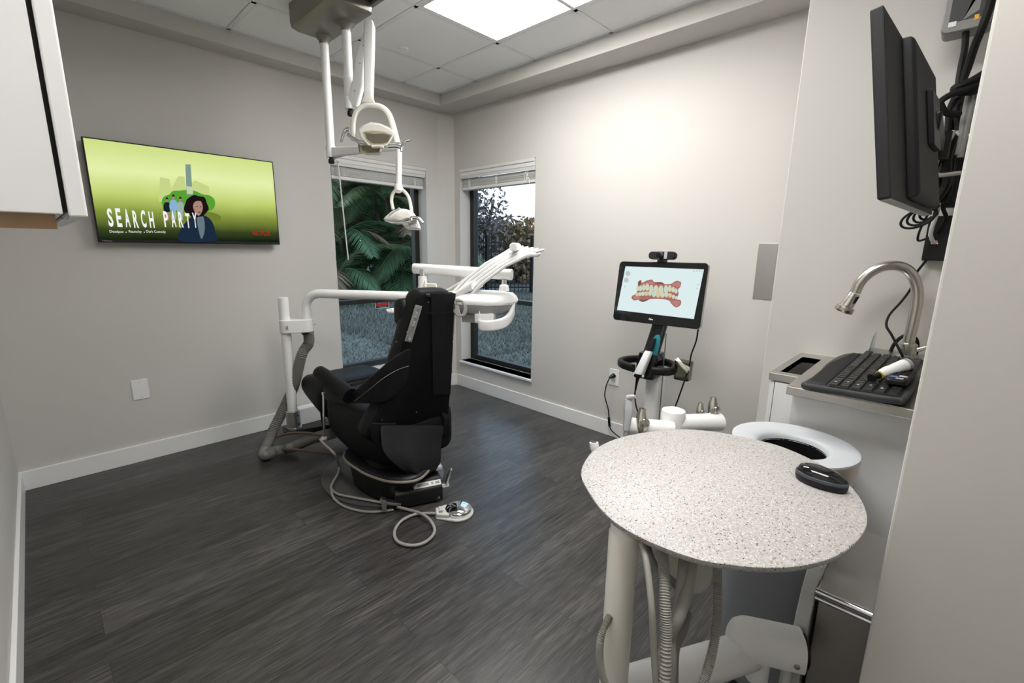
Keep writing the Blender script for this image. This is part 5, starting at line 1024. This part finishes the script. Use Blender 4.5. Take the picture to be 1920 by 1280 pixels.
# faucet
FXp = 2.135
fb_ = PX(1699, 668, 0, FXp); fz = CZ+.06
t = thing('faucet', 'brushed nickel gooseneck faucet with a pull-down spray head', 'faucet', (FXp, fb_.y, fz))
ft = [V((FXp, fb_.y, fz+.0)), V((FXp, fb_.y+.001, fz+.05))]
fpix = [(1713, 600), (1720, 560), (1717, 530), (1704, 508), (1682, 498), (1655, 500), (1630, 512), (1612, 530), (1603, 549)]
xs = [FXp, FXp, FXp-.005, FXp-.015, FXp-.03, FXp-.045, FXp-.055, FXp-.06, FXp-.062]
ft += [PX(x, y, 0, xx) for (x, y), xx in zip(fpix, xs)]
obj('gooseneck', B().tube(cat(ft, 7), .0172, 20), 'nickel', t, smooth=60)
obj('base_collar', B().lathe([(.030, 0), (.030, .004), (.026, .007), (.026, .045), (.020, .05)], (FXp, fb_.y, fz), n=28), 'nickel', t)
s0_, s1_ = ft[-1], PX(1580, 584, 0, FXp-.07); sd_ = (s1_-s0_).normalized()
sh_ = obj('spray_head', B().tube([s0_+sd_*.002, s0_+sd_*.006, s0_.lerp(s1_, .45), s0_.lerp(s1_, .68), s0_.lerp(s1_, .72), s1_-sd_*.004, s1_], [.0178, .0185, .021, .0225, .029, .031, .028], 24), 'nickel', t, smooth=45)
obj('spray_button', B().obox(s0_.lerp(s1_, .42)-FW*.0205+RT*.006, sd_*.014, RT*.006, FW*.003), 'black', sh_, smooth=0, bevel=.002); obj('nozzle_ring', B().lathe([(.022, 0), (.02, .002)], s1_, sd_, 20), 'black', sh_)
hp0 = V((FXp-.0, fb_.y-.03, fz+.03)); obj('lever', B().tube([V((FXp, fb_.y-.02, fz+.03)), hp0, hp0+V((-.01, -.03, .02))], [.010, .009, .005], 12), 'nickel', t)
cord('hose_loop', 'dark hose loop standing behind the faucet base', [PX(x, y, 0, 2.20) for x, y in ((1668, 664), (1676, 646), (1690, 632), (1706, 628), (1718, 636), (1720, 652), (1716, 668))], .006)
# acrylic splash guard
ag = thing('splash_guard', 'clear acrylic splash panel around the faucet base', 'splash guard', (2.05, .12, CZ+.06))
obj('front_panel', B().box((2.047, -.05, CZ+.0605), (2.051, .19, CZ+.085)), 'acrylic', ag, smooth=0); obj('side_panel', B().prism([(2.051, .186, CZ+.0605), (2.20, .186, CZ+.0605), (2.20, .186, CZ+.13), (2.12, .186, CZ+.12)], (0, .004, 0)), 'acrylic', ag, smooth=0)
# keyboard: near edge on the sink rim, far end propped on the ledge
kA = PX(1503, 720, 2, CZ+.020); kB = PX(1699, 747, 0, kA.x); kC = PX(1577, 661, 0, kA.x+.44)
kl = (kC-kA).normalized(); ku = kB-kA; ku = (ku-kl*ku.dot(kl)).normalized(); kn = ku.cross(kl)
if kn.z < 0: kn = -kn
KW, KL = (kB-kA).length, .45
t = thing('keyboard', 'black full-size keyboard lying across the stainless sink', 'keyboard', kA)
kp = lambda u, l, z=0: kA+ku*(u*KW)+kl*(l*KL)+kn*z
kout = [(.02, .0), (.35, -.006), (.7, -.012), (.93, .0), (1.0, .06), (1.0, .5), (.97, .95), (.85, 1.0), (.5, 1.0), (.16, 1.0), (.03, .86), (.0, .55), (.03, .28), (.0, .06)]
ko = cat([V((u, l, 0)) for u, l in kout], 4, True)
kr = lambda s, z: [kp(.5+(p.x-.5)*s, .5+(p.y-.5)*s, z) for p in ko]
obj('body', B().loft([kr(.97, -.018), kr(1.0, -.008), kr(1.0, -.002), kr(.985, .003)]), 'dgrey', t, smooth=40)
obj('palm_rest', B().loft([[kp(.02, .03, .002), kp(.25, .02, .003), kp(.25, .98, .003), kp(.16, .98, .002), kp(.02, .55, .001)], [kp(.06, .05, .010), kp(.24, .04, .006), kp(.24, .96, .006), kp(.16, .94, .010), kp(.05, .55, .010)]]), 'blackm', t, smooth=0, bevel=.003)
obj('key_bed', B().prism([kp(.26, .02, .0035), kp(.95, .02, .0035), kp(.95, .97, .0035), kp(.26, .97, .0035)], kn*.0012), 'black', t, smooth=0)
# keys: six rows across u, along l: number pad near us, letters beyond
for r_i in range(6):
    u0 = .27+.112*r_i; 
    ls = []
    x = .03
    while x < .965:
        if abs(x-.205) < .012: x = .222
        if abs(x-.375) < .012: x = .392
        w_ = .039
        if r_i == 0 and .52 < x < .80: w_ = .26
        elif r_i in (1, 2) and .40 < x < .46: w_ = .075
        if r_i == 1 and .225 < x < .26: x += .04; continue
        ls.append((x, w_)); x += w_+.005
    for l0, w_ in ls:
        a, c, hh = l0, l0+w_, .0065
        sh_k = .10
        q4 = [(u0, a), (u0+.095, a), (u0+.095, c), (u0, c)]; ins = [(u0+.012, a+.005), (u0+.085, a+.005), (u0+.085, c-.005), (u0+.012, c-.005)]
        obj('key', B().loft([[kp(u, l, .004) for u, l in q4], [kp(u, l, .004+hh) for u, l in ins]]), 'key', t, smooth=0)
for k in range(5): obj('legend_mark', B().obox(kp(.315+.112*k, .10+.03*(k % 2), .0110), ku*.003, kl*.003, kn*.0002), 'lgrey', t, smooth=0)
# remote control and camera wand on the keyboard
r0, r1 = kp(.86, .14, .022), kp(.88, .56, .022); rl = (r1-r0).normalized(); ru = (ku-rl*ku.dot(rl)).normalized()
t = thing('remote_control', 'small black remote control with blue and white buttons on the keyboard', 'remote control', r0)
obj('body', B().loft([[ (r0+r1)/2+ru*px*s+rl*py*s+kn*z for px, py in rrect(.050, .165, .014, 4)] for s, z in ((.9, -.010), (1, -.004), (1, .006), (.94, .010))]), 'black', t, smooth=45)
for i in range(6):
    for j in range(3): obj('button', B().obox((r0+r1)/2+ru*(.013*(j-1))+rl*(-.02+.014*i)+kn*.0105, ru*.0042, rl*.0045, kn*.0015), 'rubber', t, smooth=0, bevel=.001)
M['blue'] = mat('blue_button', (.08, .16, .35), .4)
for du, dl, m_ in ((-.008, -.055, 'blue'), (.010, -.042, 'lgrey'), (-.006, .068, 'blue'), (.006, -.068, 'grey')): obj('bar_button', B().obox((r0+r1)/2+ru*du+rl*dl+kn*.0105, ru*.009, rl*.005, kn*.0016), m_, t, smooth=0, bevel=.001)
c0_, c1_ = kp(.62, .22, .020), PX(1703, 682, 2, CZ+.095); 
t = thing('camera_wand', 'white handheld dental camera with a yellow ring lying over the keyboard', 'dental camera', c0_)
M['yellow'] = mat('yellow_ring', (.62, .50, .06), .4)
obj('body', B().tube([c0_.lerp(c1_, f) for f in (.22, .30, .42, .55, .70, .88, .97, 1.0)], [.010, .0145, .017, .0165, .0175, .0185, .016, .010], 20), 'white', t, smooth=60)
obj('yellow_ring', B().tube([c0_.lerp(c1_, .205), c0_.lerp(c1_, .235)], .0125, 18), 'yellow', t); obj('nose', B().tube([c0_, c0_.lerp(c1_, .03), c0_.lerp(c1_, .06), c0_.lerp(c1_, .21)], [.013, .013, .008, .010], 14), 'black', t)
obj('tail_grip', B().tube([c0_.lerp(c1_, .90), c0_.lerp(c1_, .985)], .0187, 20), 'grey', t)
obj('cable', B().tube(cat([c1_, PX(1697, 676, 0, 2.06), PX(1686, 655, 0, 2.09), PX(1672, 628, 0, 2.12), PX(1662, 610, 0, 2.14), PX(1668, 590, 0, 2.16), PX(1690, 565, 0, 2.18), PX(1708, 540, 0, 2.2), PX(1716, 515, 0, 2.2), PX(1735, 490, 0, 2.2), PX(1757, 462, 0, 2.2), PX(1766, 440, 0, 2.2)], 8), .0042, 8), 'rubber', t)

# ================================================================ MONITOR, DEVICES AND CABLES IN THE NICHE
mX = 1.21
m0t, m0b = PX(1656, 6, 0, mX), PX(1670, 370, 0, mX)
mdir = PD(1930, 476, 1)-EYE; mdir.z = 0; mdir.normalize()
mup = (m0t-m0b).normalized(); mup = (mup-mdir*mup.dot(mdir)).normalized(); mn = mup.cross(mdir)
if mn.y < 0: mn = -mn
MH = (m0t-m0b).length; ML = .60
t = thing('computer_monitor', 'black computer monitor seen from behind, reaching out of the niche', 'monitor', m0b+mdir*.3)
mp_ = lambda l, n_, z: m0b+mdir*l+mn*n_+mup*z
def mbox(l0, l1, n0, n1, z0, z1): return B().obox(mp_((l0+l1)/2, (n0+n1)/2, (z0+z1)/2), mdir*((l1-l0)/2), mn*((n1-n0)/2), mup*((z1-z0)/2))
obj('panel', mbox(0, ML, 0, .022, 0, MH), 'blackm', t, smooth=0, bevel=.003)
obj('screen', mbox(.01, ML-.01, .0221, .0225, .015, MH-.01), 'gloss', t, smooth=0)
obj('rear_housing', B().loft([[mp_(l, n_, z) for l, z in ((.19+i, .012+i), (ML-.06-i, .012+i), (ML-.06-i, MH-.006-i), (.19+i, MH-.006-i))] for n_, i in ((0, 0), (-.016, .002), (-.022, .010))]), 'blackm', t, smooth=0, bevel=.003)
for k in range(4): obj('underside_mark', B().obox(mp_(.05+.012*k, .012, -.0004), mdir*.004, mn*.005, mup*.0003), 'ink', t, smooth=0)
obj('underside_strip', mbox(.012, ML-.02, .002, .020, -.0008, .001), 'grey', t, smooth=0)
obj('mount_plate', mbox(.34, .46, -.034, -.022, MH*.4, MH*.75), 'black', t, smooth=0, bevel=.002)
my = m0b.y
zj = 1.64; j0 = mp_(.40, -.03, MH*.58); zj = j0.z; j1 = V((2.00, .10, zj)); j2 = V((XC, .075, zj))
obj('mount_arm', B().obox((j0+j1)/2, (j1-j0)/2, V((0, .012, 0)), V((0,0,.022))), 'black', t, smooth=0, bevel=.006)
obj('mount_arm', B().obox((j1+j2)/2, (j2-j1)/2, V((0, .014, 0)), V((0,0,.026))), 'alu', t, smooth=0, bevel=.006)
obj('arm_joint', B().lathe([(.026, -.04), (.026, .04)], j1, n=20), 'black', t); obj('wall_bracket', B().box((XC-.03, .02, zj-.11), (XC, .11, zj+.09)), 'black', t, smooth=0, bevel=.004)
# black network box on the wall with a white patch lead
d0, d1 = PX(1742, 405, 0, XC-.04), PX(1729, 488, 0, XC-.04)
t = thing('network_box', 'black vented network box low on the niche wall, with a red light', 'network box', (XC, .075, (d0.z+d1.z)/2))
obj('case', B().box((XC-.04, .015, d1.z), (XC, d1.y+.003, d0.z)), 'black', t, smooth=0, bevel=.003)
for k in range(7): obj('vent_slot', B().box((XC-.0404, d1.y-.018, d1.z+.018+.008*k), (XC-.0395, d1.y-.006, d1.z+.021+.008*k)), 'rubber', t, smooth=0)
lp = PX(1757, 456, 0, XC-.045); obj('status_light', B().ball(lp, .0025), 'led', t); obj('port_plug', B().obox(lp+V((0, .008, .003)), V((.008, 0, 0)), V((0, .008, 0)), V((0, 0, .006))), 'lgrey', t, smooth=0, bevel=.001)
lk = lambda x, y, d: PX(x, y, 0, d)
cord('patch_lead', 'white patch lead curving down into the network box', [lk(1760, 380, 2.10), lk(1755, 405, 2.14), lk(1748, 425, 2.15), lk(1745, 440, 2.16), lk(1748, 450, 2.17), lk(1753, 455, 2.185)], .0062, 'lgrey')
# small computer at the top
g0, g1 = PX(1752, 0, 0, 2.08), PX(1762, 67, 0, 2.08); yr = PX(1862, 45, 0, 2.08).y
t = thing('mini_computer', 'grey mini computer mounted high in the niche, orange and white labels on it', 'computer', (XC, (g1.y+yr)/2, g1.z))
obj('case', B().loft([onf(rrect(g1.y-yr, .34, .016, 5), (x, (g1.y+yr)/2, g1.z+.17), (0, 1, 0), (0, 0, 1)) for x in (2.08, 2.155)]), mat('warm_grey_case', (.14, .135, .125), .4), t, smooth=35, bevel=.004)
obj('rear_recess', B().box((2.0785, yr+.02, g1.z+.03), (2.0805, g1.y-.016, g1.z+.32)), 'black', t, smooth=0)
obj('heat_grille', B().prism([(2.078, g1.y-.048, g1.z+.03), (2.078, yr+.036, g1.z+.048), (2.078, yr+.036, g1.z+.15), (2.078, g1.y-.10, g1.z+.15)], (.0012, 0, 0)), 'hosed', t, smooth=0)
obj('label', B().box((2.0778, g1.y-.034, g1.z+.017), (2.0786, g1.y-.016, g1.z+.031)), 'paperw', t, smooth=0); obj('orange_label', B().box((2.0776, g1.y-.083, g1.z+.022), (2.0786, g1.y-.073, g1.z+.036)), 'orange', t, smooth=0)
obj('standoff', B().box((2.155, yr+.05, g1.z+.08), (XC, g1.y-.05, g1.z+.25)), 'blackm', t, smooth=0)
cord('power_lead', 'thick black lead hanging straight down from the mini computer', [lk(1811, 58, 2.10), lk(1809, 90, 2.08), lk(1803, 120, 2.06), lk(1798, 150, 2.05), lk(1795, 185, 2.04)], .0085)
cord('power_lead', 'thick black lead crossing in front of the mini computer beside the wall edge', [lk(1864, -30, 2.0), lk(1856, 10, 2.0), lk(1842, 50, 2.0), lk(1828, 85, 2.02), lk(1815, 125, 2.04), lk(1803, 160, 2.05), lk(1800, 195, 2.05)], .0105)
cord('video_lead', 'thin black lead between the two thick ones above the knot', [lk(1822, 95, 2.06), lk(1812, 120, 2.06), lk(1804, 145, 2.06), lk(1799, 170, 2.06)], .004)
cord('strap_lead', 'black lead wrapped around the cable knot, upper wrap', [lk(1848, 136, 1.99), lk(1825, 150, 1.98), lk(1800, 162, 1.97), lk(1790, 166, 1.97), lk(1800, 172, 1.97), lk(1828, 170, 1.98), lk(1837, 160, 2.0), lk(1822, 156, 2.02)], .011)
cord('strap_lead', 'black lead wrapped around the cable knot, lower wrap toward the monitor', [lk(1838, 158, 1.98), lk(1812, 168, 1.96), lk(1786, 176, 1.95), lk(1766, 188, 1.94), lk(1764, 196, 1.94), lk(1775, 212, 1.95), lk(1800, 214, 1.97)], .009)
rr_ = random.Random(12)
labs = ['leftmost black cable of the bundle hanging behind the monitor', 'second black cable of the bundle, crossing the white clip', 'third black cable of the bundle, bowing toward the monitor', 'fourth black cable of the bundle, straight down the middle', 'fifth black cable of the bundle, near the wall edge', 'rightmost black cable of the bundle, touching the wall edge']
for k, lab in enumerate(labs):
    x0 = 1797+6.5*k; pts = [lk(x0, 172, 2.04+.01*k)]
    for y in (205, 240, 275, 310, 345, 380): pts.append(lk(x0-8-(y-172)*(.20+.01*k)+rr_.uniform(-9, 9), y, 2.05+.02*(k % 3)))
    cord('bundle_cable', lab, pts, (.010, .008, .007, .012, .008, .010)[k])
for k, (pts, lab, m_, r) in enumerate((([(1818, 172), (1812, 200), (1806, 230), (1802, 262), (1796, 290)], 'grey cable on the left of the grey pair in the bundle', 'hosed', .008), ([(1828, 170), (1822, 200), (1814, 232), (1808, 262), (1800, 295)], 'grey cable on the right of the grey pair in the bundle', 'hosed', .008), ([(1790, 245), (1780, 262), (1766, 280), (1757, 300), (1753, 318), (1760, 328), (1785, 326), (1802, 324)], 'grey cable bowing out toward the monitor and back', 'hose', .0065), ([(1793, 246), (1800, 254), (1810, 256), (1818, 252)], 'short pale cable end in the middle of the bundle', 'lgrey', .004))):
    cord('bundle_cable', lab, [lk(x, y, 2.0) for x, y in pts], r, m_)
# coils: loops of slack cable below the monitor
for k in range(4):
    cx_, cy_ = 1722+7*k, 409-4*k; rx, ry = 33-5*k, 17-1.0*k
    pts = [lk(1752, 388-2*k, 1.98)]+[lk(cx_+rx*math.cos(a_)-4*math.sin(a_), cy_+ry*math.sin(a_)-.25*rx*math.cos(a_), 1.96+.012*k) for a_ in [math.radians(-30-30*i) for i in range(11)]]+[lk(1754, 392-3*k, 1.99)]
    cord('slack_loop', ['outermost loop of slack black cable under the monitor', 'second loop of slack black cable under the monitor', 'third loop of slack black cable under the monitor', 'innermost loop of slack black cable under the monitor'][k], pts, .0036)
cord('usb_lead', 'thin black lead dropping from the slack loops into the network box', [lk(1742, 398, 2.0), lk(1730, 420, 2.05), lk(1722, 440, 2.1), lk(1722, 451, 2.12), lk(1735, 448, 2.15), lk(1748, 442, 2.18)], .0036)
cord('power_lead', 'black lead running down beside the wall edge to the network box', [lk(1792, 300, 2.1), lk(1780, 350, 2.1), lk(1768, 385, 2.12), lk(1774, 408, 2.15), lk(1766, 424, 2.17), lk(1758, 436, 2.185)], .006)
tag(obj('power_brick', B().obox(lk(1789, 345, 2.16), V((.03, 0, 0)), V((0, .022, 0)), V((0,0,.075))), 'black', smooth=0, bevel=.006), 'black power brick hanging among the niche cables', 'power brick')

# ================================================================ STAINLESS SIDE BOX AT THE LOWER RIGHT
BX, BZ = 1.20, .575
t = thing('side_box', 'low stainless box with a rolled front edge, right of the table arm', 'side box', (1.38, 0, 0))
bxo = lambda z, i=0: [(BX+i, -.40, z), (BX+i, .128-i, z), (1.385, .128-i, z), (1.455, .104-i, z), (1.57-i, .104-i, z), (1.57-i, -.40, z)]
obj('lid', B().prism(bxo(BZ-.02), (0, 0, .02)), 'steeld', t, smooth=0, bevel=.003)
obj('rolled_edge', B().tube([V((BX, -.40, BZ-.008)), V((BX, .130, BZ-.008))], .008, 14), 'chrome', t); obj('lower_bead', B().tube([V((BX+.003, -.40, BZ-.028)), V((BX+.003, .13, BZ-.028))], .006, 12), 'chrome', t)
obj('front_panel', B().prism(bxo(.06, .006), (0, 0, BZ-.08)), 'steeld', t, smooth=0, bevel=.002)
prof = [(BX-.03, .03), (BX-.03, .42), (BX-.022, .50), (BX+.005, .555), (BX+.05, .60), (BX+.075, .605), (BX+.055, .575), (BX+.022, .535), (BX-.0, .49), (BX-.006, .42), (BX-.006, .03)]
obj('side_frame', B().prism([V((x, .130, z)) for x, z in prof], (0, .030, 0)), 'lgrey', t, smooth=0, bevel=.004)
obj('side_panel', B().box((BX-.006, .131, .03), (1.385, .139, .56)), 'lgrey', t, smooth=0, bevel=.002)
obj('foot', B().box((BX+.03, -.38, 0), (1.54, .09, .06)), 'blackm', t, smooth=0)
